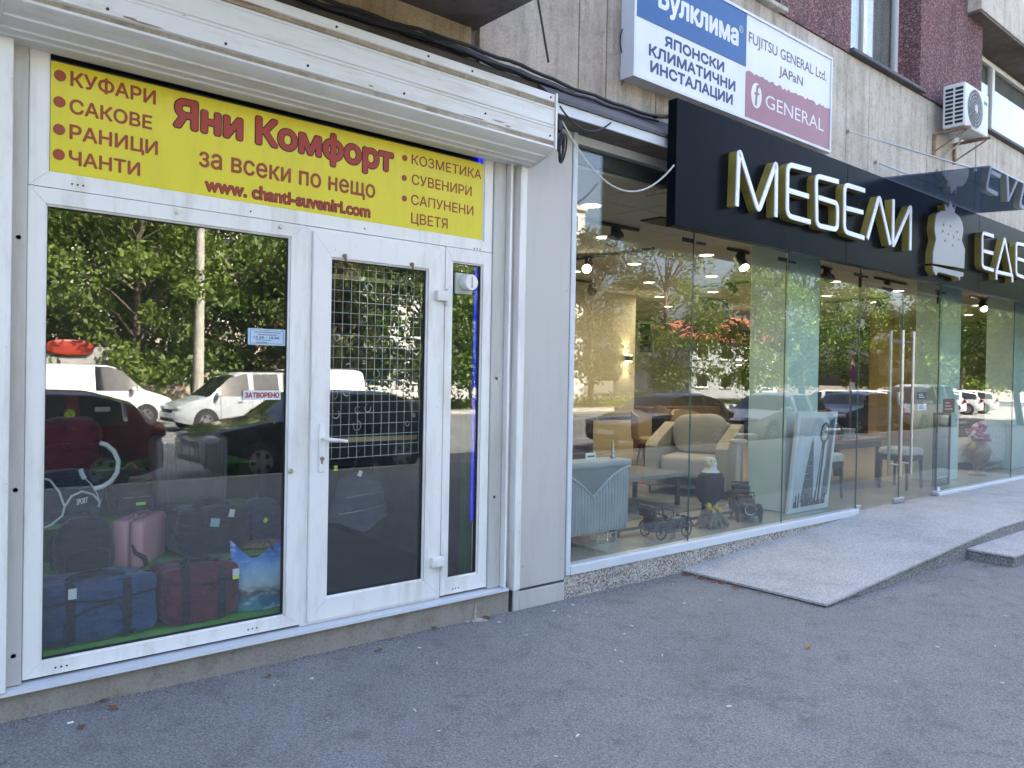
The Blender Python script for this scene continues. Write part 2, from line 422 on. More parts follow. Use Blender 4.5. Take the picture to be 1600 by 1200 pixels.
def arc(cx, cz, r, a0, a1, n=8): return [(cx+r*math.cos(R(a0+(a1-a0)*i/n)), cz+r*math.sin(R(a0+(a1-a0)*i/n))) for i in range(n+1)]
def rounded(path, r, n=5):
    """round the inner corners of an (x,z) path"""
    out = [path[0]]
    for i in range(1, len(path)-1):
        p = Vector(path[i]); a = Vector(path[i-1])-p; b = Vector(path[i+1])-p
        k = min(r, a.length*.45, b.length*.45); a = p+a.normalized()*k; b = p+b.normalized()*k
        for j in range(n+1):
            t = j/n; q = a*(1-t)**2 + p*2*t*(1-t) + b*t*t; out.append((q.x, q.y))
    return out+[path[-1]]

_cap = {}
def text_mb(body, p0, p1, cap, y, depth=.002, weight=0., xh=False, res=3, mb=None, mi=0, ring=8):
    """lettering in the XZ plane facing -Y: baseline from p0 to p1 (x,z), cap (or x-) height and stroke
    thickening (weight) in metres; bold is built from shifted copies, each a hair behind the last"""
    def mesh_of(t):
        c = bpy.data.curves.new('t', 'FONT'); c.body = t; c.size = 1
        o = bpy.data.objects.new('t', c); COL.objects.link(o)
        bpy.context.view_layer.update()
        cv = o.evaluated_get(bpy.context.evaluated_depsgraph_get()).to_curve(bpy.context.evaluated_depsgraph_get())
        loops = []
        for sp in cv.splines:
            P = sp.bezier_points; pts = []
            for i in range(len(P)):
                p, q = P[i], P[(i+1) % len(P)]
                d = (q.co-p.co)
                flat = d.length < 1e-6 or (abs((p.handle_right-p.co).cross(d).z) < 1e-5 and abs((q.handle_left-p.co).cross(d).z) < 1e-5)
                seg = [p.co.copy()] if flat else [v.copy() for v in interpolate_bezier(p.co, p.handle_right, q.handle_left, q.co, res+3)[:-1]]
                pts += [Vector((v.x, v.y, 0)) for v in seg]
            if len(pts) > 2: loops.append(pts)
        # union of all the contours: triangulate them together, keep what any contour winds round
        V2, E2 = [], []
        for L in loops:
            b0 = len(V2); V2 += [Vector((p.x, p.y)) for p in L]; E2 += [(b0+i, b0+(i+1) % len(L)) for i in range(len(L))]
        cvs, _, cfs, _, _, _ = delaunay_2d_cdt(V2, E2, [], 0, 1e-6)
        def wind(p):
            w = 0
            for i, j in E2:
                u, v = V2[i], V2[j]
                if (u.y > p.y) != (v.y > p.y) and p.x < (v.x-u.x)*(p.y-u.y)/(v.y-u.y)+u.x: w += 1 if v.y > u.y else -1
            return w
        vs = [Vector((p.x, p.y, 0)) for p in cvs]
        fs = [tuple(f) for f in cfs if wind(sum((Vector(cvs[i]) for i in f), Vector((0, 0)))/len(f)) != 0]
        o.to_curve_clear(); bpy.data.objects.remove(o); bpy.data.curves.remove(c)
        return vs, fs
    key = 'x' if xh else 'H'
    if key not in _cap: _cap[key] = max(v.y for v in mesh_of(key)[0])
    vs, fs = mesh_of(body)
    mnx = min(v.x for v in vs); mxx = max(v.x for v in vs)
    wd = p1[0]-p0[0]; dz = p1[1]-p0[1]; sz = cap/_cap[key]
    mb = mb or MB()
    offs = [(0, 0)] + ([(weight*math.cos(2*math.pi*k/ring), weight*math.sin(2*math.pi*k/ring)) for k in range(ring)] if weight > 0 else [])
    for i, (ox, oz) in enumerate(offs):
        yy = y-depth+.00008*i
        mb.add([(p0[0]+(v.x-mnx)/(mxx-mnx)*wd+ox, yy, p0[1]+(v.x-mnx)/(mxx-mnx)*dz+v.y*sz+oz) for v in vs], fs, mi)
    return mb
# ------------------------------------------------------------------ ground
def gz(x, y):
    """height of the pavement: nearly flat, a touch higher at the left, falling gently to the kerb"""
    a = .035*(1-min(1, max(0, (x-.5)/2.8))) - .015*min(1, max(0, (x-3.3)/3))
    return a - .13*min(1, max(0, (-y-1)/7.2))
mb = MB(); xs = [-60, -30, -10, -3] + [i*.4 for i in range(-5, 30)] + [12, 13, 15, 20, 40, 70, 120]; ys = [.02, -.25, -.5, -1, -1.5, -2, -3, -4, -5, -6.5, -8.2]
mb.v = [(x, y, gz(x, y)) for x in xs for y in ys]
k = len(ys); mb.f = [(i*k+j, i*k+j+1, (i+1)*k+j+1, (i+1)*k+j) for i in range(len(xs)-1) for j in range(k-1)]
struct(mb.build('pavement', M_ASPHALT, smooth=180))
M_ROAD = plain('road_asphalt', (.15, .148, .145), .85, 0, .4, 90, var=.2, vscale=1.5)
M_KERB = granite('kerb_stone', (.34, .33, .32), (.2, .19, .18), (.45, .44, .43), 80)
struct(MB().box(-60, -8.36, -.6, 120, -8.205, -.125, .015).build('kerb', M_KERB))
mb = MB(); mb.quad((-400, -400, -.31), (400, -400, -.31), (400, 30, -.31), (-400, 30, -.31))
struct(mb.build('ground', plain('bare_earth', (.16, .13, .10), .95, var=.2)))
mb = MB(); mb.quad((-200, -26.0, -.30), (200, -26.0, -.30), (200, -8.36, -.30), (-200, -8.36, -.30)); struct(mb.build('road', M_ROAD))
mb = MB()
for i in range(-12, 40): mb.quad((i*4, -15.06, -.296), (i*4+2, -15.06, -.296), (i*4+2, -14.94, -.296), (i*4, -14.94, -.296))
struct(mb.build('road_marking', M_WHITE))
struct(MB().box(-120, -26.15, -.6, 160, -26.0, -.16, .015).build('kerb', M_KERB))
mb = MB(); mb.quad((-200, -29.5, -.17), (200, -29.5, -.17), (200, -26.15, -.17), (-200, -26.15, -.17))
struct(mb.build('far_pavement', plain('far_paving', (.27, .25, .22), .9, var=.15, vscale=2)))
M_GRASS = leaf_mat('grass_blades', (.05, .09, .02), (.08, .15, .03), (.13, .2, .05))
mb = MB(); rg = random.Random(3)
for i in range(2600):
    x = rg.uniform(-15, 75); y = rg.uniform(-36, -29.6); h = rg.uniform(.12, .4); a = rg.uniform(0, 3.14); w = rg.uniform(.05, .14)
    c, s_ = math.cos(a)*w, math.sin(a)*w
    mb.add([(x-c, y-s_, -.3), (x+c, y+s_, -.3), (x+rg.uniform(-.1, .1), y+rg.uniform(-.1, .1), -.25+h)], [(0, 1, 2)])
o = mb.build('grass', M_GRASS); o['kind'] = 'stuff'; tag(o, 'green grass verge beyond the far pavement', 'grass')

# ------------------------------------------------------------------ the building
BLD = thing('apartment_building', 'old apartment block with stained concrete panels and burgundy pebble-dash upper floor', 'building')
mb = MB()   # mass of the storeys above: closes the shops in and throws the street shade
mb.box(-45, .32, 3.30, 13.2, 13, 18.5); mb.box(13.21, .32, 3.30, 90, 13, 12.4); mb.box(20.5, .32, -.3, 90, 13, 3.28); mb.box(-45, .32, -.3, -1.2, 13, 3.28)
mb.box(-1.2, 10.9, -.3, 20.4, 13, 3.28)
mb.build('storeys', M_CONC, BLD)
# first-floor concrete band, panel by panel with open joints
mb = MB(); cuts = [3.9, 4.18, 4.73, 5.9, 6.9, 7.67, 8.15, 8.87, 9.58, 10.16, 11.04, 11.89, 12.7, 13.5, 14.4, 15.5, 17, 20]
rg = random.Random(5)
for a, b in zip(cuts[4:], cuts[5:]):
    mb.box(a+.004, rg.uniform(0, .008), 3.43, b-.004, .3, 4.79, .004, 1)
mb.build('concrete_panel_wall', M_CONC, BLD)
mb = MB()
for a, b in zip([3.03]+cuts[:4], cuts[:5]): mb.box(a+.004, rg.uniform(0, .008), 3.43, b-.004, .3, 4.79, .004, 1)
mb.build('stained_wall', M_STAIN, BLD)
MB().box(-45, .031, 3.40, 20, .31, 4.78).build('wall_core', M_SOFF, BLD)
# pebble-dash piers of the upper floor (windows sit a hand back between them)
WIN = [(4.6, 6.40), (7.69, 9.31), (11.13, 14.6)]
mb = MB(); edges = [3.03] + [v for w in WIN for v in w] + [30]
for i in range(0, len(edges), 2): MB().box(edges[i], -.012, 4.792, edges[i+1], .6, 7.6).build('pebble_dash_wall', M_PEB, BLD)
for i, (a, b) in enumerate(WIN):
    fr = MB(); top = 5.98 if i == 2 else 7.2; mid = a+(b-a)*(.50 if i < 2 else .33)
    y0, y1 = .24, .30
    w = .055
    fr.box(a, y0, 4.84, a+w, y1, top); fr.box(b-w, y0, 4.84, b, y1, top)
    fr.box(a+w, y0, 4.84, b-w, y1, 4.84+w); fr.box(a+w, y0, top-w, b-w, y1, top)
    fr.box(mid-.045, y0-.006, 4.84+w, mid+.045, y1, top-w)
    f = fr.build('window', M_PVC, BLD)
    mb = MB(); mb.box(a+w, .262, 4.84+w, mid-.045, .268, top-w); mb.box(mid+.045, .262, 4.84+w, b-w, .268, top-w)
    mb.build('pane', G_UP, f)
    cur = MB()      # net curtain hanging behind the glass
    n = 60; cv = []
    for k in range(n+1):
        x = a+.03+(b-a-.06)*k/n; cv += [(x, .40+.025*math.sin(k*1.9)+.01*math.sin(k*.7), 4.84), (x, .40+.025*math.sin(k*1.9+.3), top)]
    cur.add(cv, [(2*k, 2*k+2, 2*k+3, 2*k+1) for k in range(n)])
    cur.build('curtain', plain('net_curtain', (.50, .53, .56), .9, var=.05), f)
    MB().box(a-.02, -.06, 4.795, b+.06, .24, 4.835, .006, 1).build('window_ledge', M_DARK if i else M_CONC, f)
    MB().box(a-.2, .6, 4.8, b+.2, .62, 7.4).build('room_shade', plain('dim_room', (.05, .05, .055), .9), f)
mb = MB(); mb.box(10.62, -.17, 6.10, 30, .3, 7.6); mb.build('overhang', M_CONC, BLD)
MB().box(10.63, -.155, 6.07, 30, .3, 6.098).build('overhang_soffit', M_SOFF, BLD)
# balcony slab and the painted beam under it
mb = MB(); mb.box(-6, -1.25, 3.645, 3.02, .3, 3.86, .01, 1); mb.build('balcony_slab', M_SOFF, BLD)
MB().box(-6, -1.2, 3.862, 3.0, -1.1, 4.7).build('balcony_parapet', M_STAIN, BLD)
MB().box(-6, .005, 3.47, 2.97, .03, 3.643).build('painted_beam', M_BEAM, BLD)
MB().box(-6, -.10, 3.22, 3.50, .03, 3.40, .012, 1).build('sooty_ledge', M_SOOT, BLD)
# canopy over the left end of the furniture shop
mb = MB(); mb.prism([(.03, 3.50), (-.25, 3.275), (-.25, 3.252), (.03, 3.252)], 3.43, 16.2, 'x'); mb.build('canopy_flashing', M_DARK, BLD)
mb = MB(); mb.box(3.43, -.235, 3.185, 16.2, -.22, 3.25); mb.build('canopy_fascia', M_ALUW, BLD)
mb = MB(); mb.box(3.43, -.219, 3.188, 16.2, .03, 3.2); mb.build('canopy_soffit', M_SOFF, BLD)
# pilaster between the two shops, clad in grey composite sheet
mb = MB(); mb.box(3.415, -.03, .135, 3.825, .3, 3.185, .004, 1); mb.box(3.415, -.032, -.05, 3.825, .3, .118, .004, 1)
mb.build('pilaster', M_ALU, BLD)
MB().box(3.42, -.018, .112, 3.82, .2, .14).build('pilaster_joint', M_DARK, BLD)
mb = MB(); mb.box(16.0, -.06, .0, 20.4, .3, 3.185, .004, 1); mb.build('pilaster', M_ALU, BLD)
mb = MB()
for z in (.28, 1.2, 2.1, 3.0):
    for x in (3.445, 3.795): mb.tube([(x, -.0335, z), (x, -.029, z)], .006, 10)
mb.build('rivet', M_STEEL, BLD)

# ------------------------------------------------------------------ cables under the balcony
rg = random.Random(11)
for n_, (zz, rr, ph) in enumerate(((3.425, .022, 0), (3.455, .012, 1.3), (3.41, .010, 2.2))):
    pts = []
    for k in range(60):
        x = -1+k*(4.75 if n_ == 0 else 5.6)/59
        pts.append((x, -.10-.012*n_+.006*math.sin(k*.9+ph), zz+.012*math.sin(k*.31+ph)+.005*math.sin(k*1.7+ph) - (.0 if x < 3.4 else (x-3.4)*.02)))
    solo(MB().tube(pts, rr, 7), 'wall_cable', M_RUBBER, ['thick black cable bundle along the dark ledge above the shutter box', 'thin black cable sagging just above the thick cable bundle', 'lowest thin black cable along the dark ledge'][n_], 'cable', (pts[0][0], -.1, zz), 'cables above the shutter box')
def sag(a, b, d, n=24): return [(a[0]+(b[0]-a[0])*t, a[1]+(b[1]-a[1])*t, a[2]+(b[2]-a[2])*t-d*4*t*(1-t)) for t in [i/n for i in range(n+1)]]
M_CABW = plain('pale_cable', (.50, .50, .47), .5)
pth = sag((3.50, -.26, 3.13), (4.50, -.36, 3.02), .30)
solo(MB().tube(pth, .006, 6), 'hanging_cable', M_CABW, 'pale cable drooping across the tall window from shutter box to black fascia', 'cable', pth[0])
pth = sag((3.44, -.30, 3.20), (3.95, -.26, 3.22), .10)
solo(MB().tube(pth, .006, 6), 'hanging_cable', M_RUBBER, 'short dark cable looping under the pale canopy edge', 'cable', pth[0])
pth = [(3.2+.21*t, -.02-.2*t, 4.9-1.42*t+.05*math.sin(t*3)) for t in [i/14 for i in range(15)]]
solo(MB().tube(pth, .007, 6), 'hanging_cable', M_RUBBER, 'black cable running down the stained wall to the shutter box corner', 'cable', pth[-1])
pth = [(4.33+.03*math.sin(i*.8), -.012, 4.25-.62*i/12) for i in range(13)]
solo(MB().tube(pth, .004, 5), 'hanging_cable', M_RUBBER, 'thin dark wire down the wall left of the climate sign', 'cable', pth[-1])
mb = MB()
for i in range(5):
    a = i*.7
    mb.tube([(3.46+.032*math.cos(t)+.004*i, -.28+.02*math.sin(t+a)-.004*i, 2.985+.085*math.sin(t)-.01*i) for t in [j*2*math.pi/18 for j in range(18)]], .006, 6, closed=True)
mb.tube(sag((3.44, -.29, 3.10), (3.46, -.28, 3.05), .02, 6), .008, 6); mb.box(3.43, -.30, 3.05, 3.47, -.26, 3.12, .008)
solo(mb, 'cable_coil', M_RUBBER, 'coiled dark cable hanging off the end of the shutter box', 'cable', (3.46, -.28, 2.9))
# ------------------------------------------------------------------ luggage shop front
SH1 = thing('luggage_storefront', 'white plastic-framed shop front with large display window and glazed door', 'shop front', (1.9, 0, 0))
def ring(m, x0, z0, x1, z1, l, r, b, t, y0, y1, g=.0007):
    """mitred frame"""
    X0, X1, Z0, Z1 = x0+l, x1-r, z0+b, z1-t
    m.prism([(x0, z0+g), (X0, Z0+g), (X0, Z1-g), (x0, z1-g)], y0, y1)
    m.prism([(x1, z0+g), (x1, z1-g), (X1, Z1-g), (X1, Z0+g)], y0, y1)
    if b: m.prism([(x0+g, z0), (x1-g, z0), (X1-g, Z0), (X0+g, Z0)], y0, y1)
    if t: m.prism([(x0+g, z1), (X0+g, Z1), (X1-g, Z1), (x1-g, z1)], y0, y1)
    return m
fm = MB()
ring(fm, .635, .185, 1.898, 2.287, .065, .078, .058, .067, 0, .07)
ring(fm, .635, 2.290, 3.160, 3.02, .070, .063, .063, .02, 0, .07)
ring(fm, 2.806, .185, 3.160, 2.287, .054, .065, .092, .080, 0, .07)
ring(fm, 1.900, .172, 2.804, 2.287, .036, .014, .018, .022, .004, .07)
# glazing beads, set back
for a in ((.700, .243, 1.820, 2.220), (.705, 2.353, 3.097, 3.0), (2.860, .277, 3.095, 2.207)):
    ring(fm, *a, .009, .009, .009, .009, .012, .05)
fm.build('frame', M_PVC, SH1)
gk = MB()
for a in ((.7085, .2515, 1.8115, 2.2115), (.7135, 2.3615, 3.0885, 2.9915), (2.8685, .2855, 3.0865, 2.1985)): ring(gk, *a, .004, .004, .004, .004, .018, .045)
gk.build('gasket', M_RUBBER, SH1)
MB().box(.709, .026, .252, 1.811, .034, 2.211).build('window_pane', G_SHOP, SH1)
MB().box(2.869, .026, .286, 3.086, .034, 2.198).build('side_pane', G_SHOP, SH1)
MB().box(.714, .030, 2.362, 3.088, .038, 2.991).build('transom_pane', G_SHOP, SH1)
MB().box(.714, .3, 2.25, 3.088, .31, 3.15).build('transom_backing', plain('dark_backing', (.012, .013, .016), .7), SH1)
# drain holes and bolts in the frame
dh = MB()
def dots(x, z, n=3, st=.022, r=.0045):
    for k in range(n): dh.tube([(x+k*st, -.0012, z), (x+k*st, .01, z)], r, 8)
dots(.76, .212); dots(1.62, .212); dots(2.90, .213); dots(.80, 2.318); dots(3.02, 2.30); dots(1.60, 2.318, 1); dots(2.25, 2.318, 1)
dh.build('drain_holes', M_RUBBER, SH1)
bo = MB()
for x, z in ((1.245, 2.262), (.60, 2.06), (1.76, 2.262), (1.835, 1.0), (.60, 1.0), (3.205, 1.5), (3.205, .75), (.60, .30)):
    bo.tube([(x, -.012, z), (x, .004, z)], .010, 10); bo.tube([(x, -.002, z), (x, .004, z)], .015, 10)
bo.build('bolts', M_STEEL, SH1)
# sill strip and plinth
sm = MB(); sm.prism([(-.062, .150), (-.062, .166), (.03, .1705), (.03, .150)], -.2, 3.30, 'x')
sm.build('sill', M_ALUW, SH1)
MB().prism([(-.3, -.06), (3.325, -.06), (3.325, .147), (-.3, .147)], -.028, .2).build('plinth', M_PLINTH, SH1)
MB().box(3.326, -.02, -.05, 3.362, -.004, .135).build('drain_slot', M_RUBBER, SH1); MB().box(3.363, -.035, -.05, 3.4125, .0, .1375, .003, 1).build('post_foot', M_ALU, SH1)
# posts left and right
MB().box(.571, -.012, .172, .632, .07, 3.02, .004, 1).build('post', M_BEIGE, SH1); MB().box(3.163, -.012, .172, 3.262, .07, 3.02, .004, 1).build('post', M_BEIGE, SH1)
MB().box(3.29, -.004, .19, 3.335, .06, 3.0).build('post', M_BEIGE, SH1)
for q in ((.30, -.07, .168, .568, .05, 2.87, .004), (3.338, -.062, .14, 3.372, .05, 2.86, .004), (3.376, -.045, .14, 3.410, .05, 2.86, .003), (3.265, -.05, .172, 3.283, .05, 2.86, .002)): MB().box(*q, 1).build('shutter_guide', M_PVC, SH1)
# door leaf
dm = MB(); ring(dm, 1.938, .193, 2.788, 2.264, .105, .112, .108, .126, -.016, .055)
ring(dm, 2.043, .301, 2.676, 2.138, .010, .010, .010, .010, -.002, .04)
DOOR = dm.build('door', M_PVC, SH1)
g2 = MB(); ring(g2, 2.053, .311, 2.666, 2.128, .004, .004, .004, .004, .004, .04); g2.build('gasket', M_RUBBER, DOOR)
MB().box(2.054, .012, .312, 2.665, .020, 2.127).build('door_pane', G_SHOP, DOOR)
hm = MB(); hm.box(1.982, -.027, .985, 2.016, -.0165, 1.245, .012, 3)
hm.tube([(1.999, -.02, 1.165), (1.999, -.068, 1.165), (2.012, -.078, 1.163), (2.12, -.078, 1.150)], [.011, .011, .011, .009], 10)
HND = hm.build('handle', M_PVC, DOOR)
mb = MB(); mb.tube([(1.999, -.034, 1.058), (1.999, -.026, 1.058)], .011, 14); mb.box(1.994, -.033, 1.030, 2.004, -.026, 1.056, .003)
mb.build('keyhole', M_RUST, HND)
for z in (1.985, .405):
    mb = MB(); mb.box(2.715, -.05, z-.03, 2.80, -.017, z+.03, .006); mb.tube([(2.80, -.036, z-.055), (2.80, -.036, z+.045)], .014, 10)
    mb.build('hinge', M_PVC, DOOR)
for x in (2.117, 2.55):
    mb = MB(); mb.tube([(x, -.016, 2.152), (x, -.032, 2.150)], .011, 10); mb.tube([(x, -.030, 2.155), (x, -.036, 2.12)], .007, 8); mb.build('hook', M_RUST, DOOR)

# yellow shop sign stuck over the transom
SG = thing('shop_sign', 'bright yellow luggage shop sign with red Cyrillic lettering above the door', 'sign', (1.9, .01, 2.36))
MB().box(.716, .010, 2.362, 3.086, .026, 2.835).build('sign_panel', M_YEL, SG)
TY = .0088
for t in (('КУФАРИ', .792, 2.747, 1.142, .057), ('САКОВЕ', .790, 2.628, 1.127, .056), ('РАНИЦИ', .791, 2.516, 1.154, .057), ('ЧАНТИ', .790, 2.405, 1.078, .055),
          ('КОЗМЕТИКА', 2.557, 2.736, 3.070, .052), ('СУВЕНИРИ', 2.560, 2.620, 2.997, .054), ('САПУНЕНИ', 2.558, 2.503, 3.013, .053), ('ЦВЕТЯ', 2.560, 2.395, 2.820, .056)):
    text_mb(t[0], (t[1], t[2]), (t[3], t[2]), t[4], TY, .001, .0022 if t[1] < 1 else .0008).build('lettering', M_REDBR, SG)
for x, z in ((.750, 2.778), (.749, 2.665), (.749, 2.546), (.749, 2.438), (2.509, 2.760), (2.508, 2.646), (2.511, 2.528)):
    MB().tube([(x, TY-.002, z), (x, TY, z)], .0235 if x < 1 else .017, 24).build('bullet_dot', M_REDBR, SG)
text_mb('за всеки по нещо', (1.347, 2.50), (2.316, 2.50), .058, TY, .001, .0022, xh=True).build('lettering', M_REDBR, SG)
for t, x0, x1, z, h, w0, w1, xh in (('Яни Комфорт', 1.232, 2.426, 2.670, .118, .0125, .0072, False), ('www. chanti-suveniri.com', 1.378, 2.286, 2.388, .041, .0050, .0022, True)):
    o = text_mb(t, (x0, z), (x1, z), h, TY, .0005, w0, xh=xh, ring=16).build('lettering', M_OUTL, SG)
    text_mb(t, (x0, z), (x1, z), h, TY-.0018, .0005, w1, xh=xh, ring=16).build('lettering_face', M_RED, o)

# roller shutter box
RS = thing('roller_shutter_box', 'long dirty white roller shutter box over the luggage shop', 'shutter', (1.9, -.15, 2.87))
prof = [(.0, 3.235), (-.285, 3.262), (-.296, 3.262), (-.300, 3.258), (-.300, 3.215), (-.286, 3.205), (-.283, 3.188), (-.297, 3.180), (-.304, 3.176), (-.304, 3.166), (-.300, 3.162),
        (-.300, 3.075), (-.294, 3.070), (-.304, 3.064), (-.304, 3.054), (-.300, 3.050), (-.300, 2.975), (-.280, 2.962), (-.280, 2.948), (-.300, 2.944), (-.303, 2.932), (-.296, 2.926),
        (-.228, 2.899), (-.223, 2.890), (-.216, 2.892), (-.150, 2.876), (-.146, 2.868), (-.138, 2.872), (-.105, 2.866), (-.100, 2.858), (0, 2.860)]
MB().prism(prof, .505, 3.396, 'x').build('housing', M_SHUT, RS, smooth=20)
M_GRIME = concrete('groove_grime', (.26, .20, .14), (.36, .29, .21), (.55, .50, .43), .3)
for z0, z1, y in ((3.186, 3.211, -.2935), (2.946, 2.966, -.2935), (3.062, 3.0655, -.3025)): MB().box(.506, y, z0, 3.395, y+.006, z1).build('groove_grime', M_GRIME, RS)
sc = lambda k: [(y*k if y < -.01 else y, 3.06+(z-3.06)*k) for y, z in [(.0, 3.24), (-.31, 3.268), (-.31, 2.925), (-.225, 2.888), (-.10, 2.855), (0, 2.855)]]
m_ = MB(); m_.prism(sc(1), 3.398, 3.412, 'x'); m_.prism(sc(1), .490, .503, 'x'); m_.build('end_cap', M_PVC, RS)
mb = MB()
for x, z in ((.86, 2.995), (1.35, 2.992), (1.75, 3.00), (2.30, 3.00), (2.85, 3.02), (3.36, 3.00), (1.9, 3.232), (2.75, 3.236), (3.36, 3.236), (2.45, 3.238)):
    mb.tube([(x, -.3035, z), (x, -.299, z)], .0065, 10)
mb.build('screw', M_RUBBER, RS)
mb = MB()
for x, w, h, z in ((2.95, .10, .004, 2.998), (3.02, .05, .006, 2.985), (2.78, .16, .003, 2.981), (1.02, .12, .004, 2.979), (.95, .05, .006, 2.983), (2.1, .03, .004, 2.99), (1.45, .2, .003, 3.209)):
    mb.sup((x, -.3005, z), (w/2, .0012, h), 2, 10, 6, jit=.5, jf=40)
mb.build('rust_streak', M_RUST, RS)

# notices on the big window
N = thing('closed_notice', 'small white notice with red serif lettering on the display window', 'notice', (1.69, .0, 1.37))
MB().box(1.585, .020, 1.372, 1.783, .0245, 1.42).build('card', M_PAPER, N)
text_mb('ЗАТВОРЕНО', (1.594, 1.384), (1.774, 1.384), .023, .0195, .001, .0016).build('lettering', M_RED, N)
N = thing('hours_notice', 'pale blue printed paper notice higher up on the display window', 'notice', (1.70, .0, 1.66))
MB().box(1.605, .020, 1.652, 1.803, .0245, 1.735).build('card', plain('blue_tinted_paper', (.50, .60, .72), .6), N)
mb = MB()
for z, a, b in ((1.715, .03, .17), (1.703, .05, .15), (1.676, .04, .12), (1.664, .04, .10)): mb.box(1.605+a, .0185, z, 1.605+b, .0195, z+.003)
ring(mb, 1.615, 1.659, 1.793, 1.728, .0018, .0018, .0018, .0018, .0185, .0195, 0)
text_mb('13.30 - 15.00', (1.635, 1.685), (1.77, 1.685), .011, .0195, .0005, .0006, mb=mb)
mb.build('printing', M_NAVYW, N)

# vent with a round white cap in the narrow side pane
V = thing('vent', 'round white vent cap on a square plate in the narrow side pane', 'vent', (3.0, .02, 2.03))
MB().box(2.885, .004, 2.012, 3.012, .024, 2.140, .003, 1).build('plate', plain('clear_plastic_plate', (.42, .46, .40), .3), V)
mb = MB(); mb.lathe([(.048, 0), (.050, .012), (.050, .05), (.046, .058), (.0, .058)], n=28, M=Matrix.Translation((2.965, .004, 2.082)) @ Matrix.Rotation(R(90), 4, 'X'))
mb.build('cap', M_PVC, V)
MB().box(2.963, -.0565, 2.05, 2.967, -.0545, 2.115).build('cap_slot', M_RUBBER, V)
# blue LED strip along the edge of the side pane
LS = thing('light_strip', 'vertical strip of glowing blue dots behind the narrow side pane', 'light strip', (3.066, .05, .60))
MB().box(3.060, .046, .60, 3.081, .050, 2.195).build('backing', plain('blue_tape', (.02, .03, .22), .5), LS)
mb = MB()
for k in range(90):
    z = .61+k*.0176
    mb.box(3.064, .043, z, 3.077, .0455, z+.0105)
mb.build('diodes', plain('blue_diode', (.01, .015, .30), .4, emit=(.006, .012, .8, .35)), LS)
LS2 = MB().box(3.058, .020, 2.842, 3.084, .026, 2.90)
solo(LS2, 'light_strip', MATS['blue_diode'], 'short glowing blue light above the right end of the yellow sign', 'light strip', (3.07, .023, 2.842))

# wire display grid hanging behind the door glass
WG = thing('wire_grid', 'white wire display grid hanging behind the door glass', 'display grid', (2.38, .11, 1.04))
mb = MB()
for k in range(13): x = 2.075+k*.0525; mb.tube([(x, .110, 1.035), (x+.004, .110, 2.13)], .0017, 5)
for k in range(18): z = 1.040+k*.0628; mb.tube([(2.07, .1145, z-.004), (2.71, .1145, z+.004)], .0017, 5)
mb.build('wires', M_WIRE, WG)
mb = MB(); mb.box(2.08, .118, 2.045, 2.70, .130, 2.068); mb.box(2.08, .118, 1.125, 2.70, .130, 1.152); mb.build('wooden_bar', M_WOOD, WG)
rg = random.Random(4); mb = MB()
for k in range(26):
    x = 2.12+rg.random()*.55; z = 1.13+rg.random()*.93 if k > 9 else 2.075+rg.uniform(-.004, .02); r_ = rg.uniform(.012, .024); a0 = rg.uniform(0, 6)
    mb.tube([(x+r_*math.cos(t), .10, z+r_*1.15*math.sin(t)) for t in [a0+j*5.0/14 for j in range(15)]], .0026, 5)
mb.build('hooks', M_STEEL, WG)

# dim shop room with the green carpeted display steps
RM = MB()
def shell(m, x0, y0, z0, x1, y1, z1, front=False):
    m.quad((x0, y1, z0), (x1, y1, z0), (x1, y1, z1), (x0, y1, z1)); m.quad((x0, y0, z0), (x0, y1, z0), (x0, y1, z1), (x0, y0, z1))
    m.quad((x1, y0, z0), (x1, y1, z0), (x1, y1, z1), (x1, y0, z1)); return m
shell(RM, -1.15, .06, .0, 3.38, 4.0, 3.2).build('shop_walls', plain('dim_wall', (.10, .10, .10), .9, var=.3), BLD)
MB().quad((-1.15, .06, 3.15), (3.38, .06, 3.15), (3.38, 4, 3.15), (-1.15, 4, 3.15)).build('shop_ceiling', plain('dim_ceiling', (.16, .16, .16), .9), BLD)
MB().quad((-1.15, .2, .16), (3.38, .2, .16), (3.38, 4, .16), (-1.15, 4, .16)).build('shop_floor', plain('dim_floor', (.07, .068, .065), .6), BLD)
ST = thing('display_steps', 'green carpeted display steps behind the large window', 'display steps', (1.0, .06, .16))
for k, (y0, y1, z) in enumerate(((.075, .45, .245), (.45, .90, .48), (.90, 1.38, .66), (1.38, 1.9, .90))):
    sp_ = MB().box(-.6, y0+.002, .16, 1.93+.1*k, y1, z-.004).build('step', plain('dark_riser', (.02, .05, .018), .9), ST); MB().box(-.6, y0-.002, z-.0038, 1.93+.1*k, y1, z, .001, 1).build('carpet', M_GREEN, sp_)
sp_ = MB().box(3.20, .28, .17, 3.33, .34, 2.9)
solo(sp_, 'green_post', plain('green_paint', (.03, .22, .04), .6), 'bright green painted post inside the narrow side pane', 'post', (3.26, .3, .17))

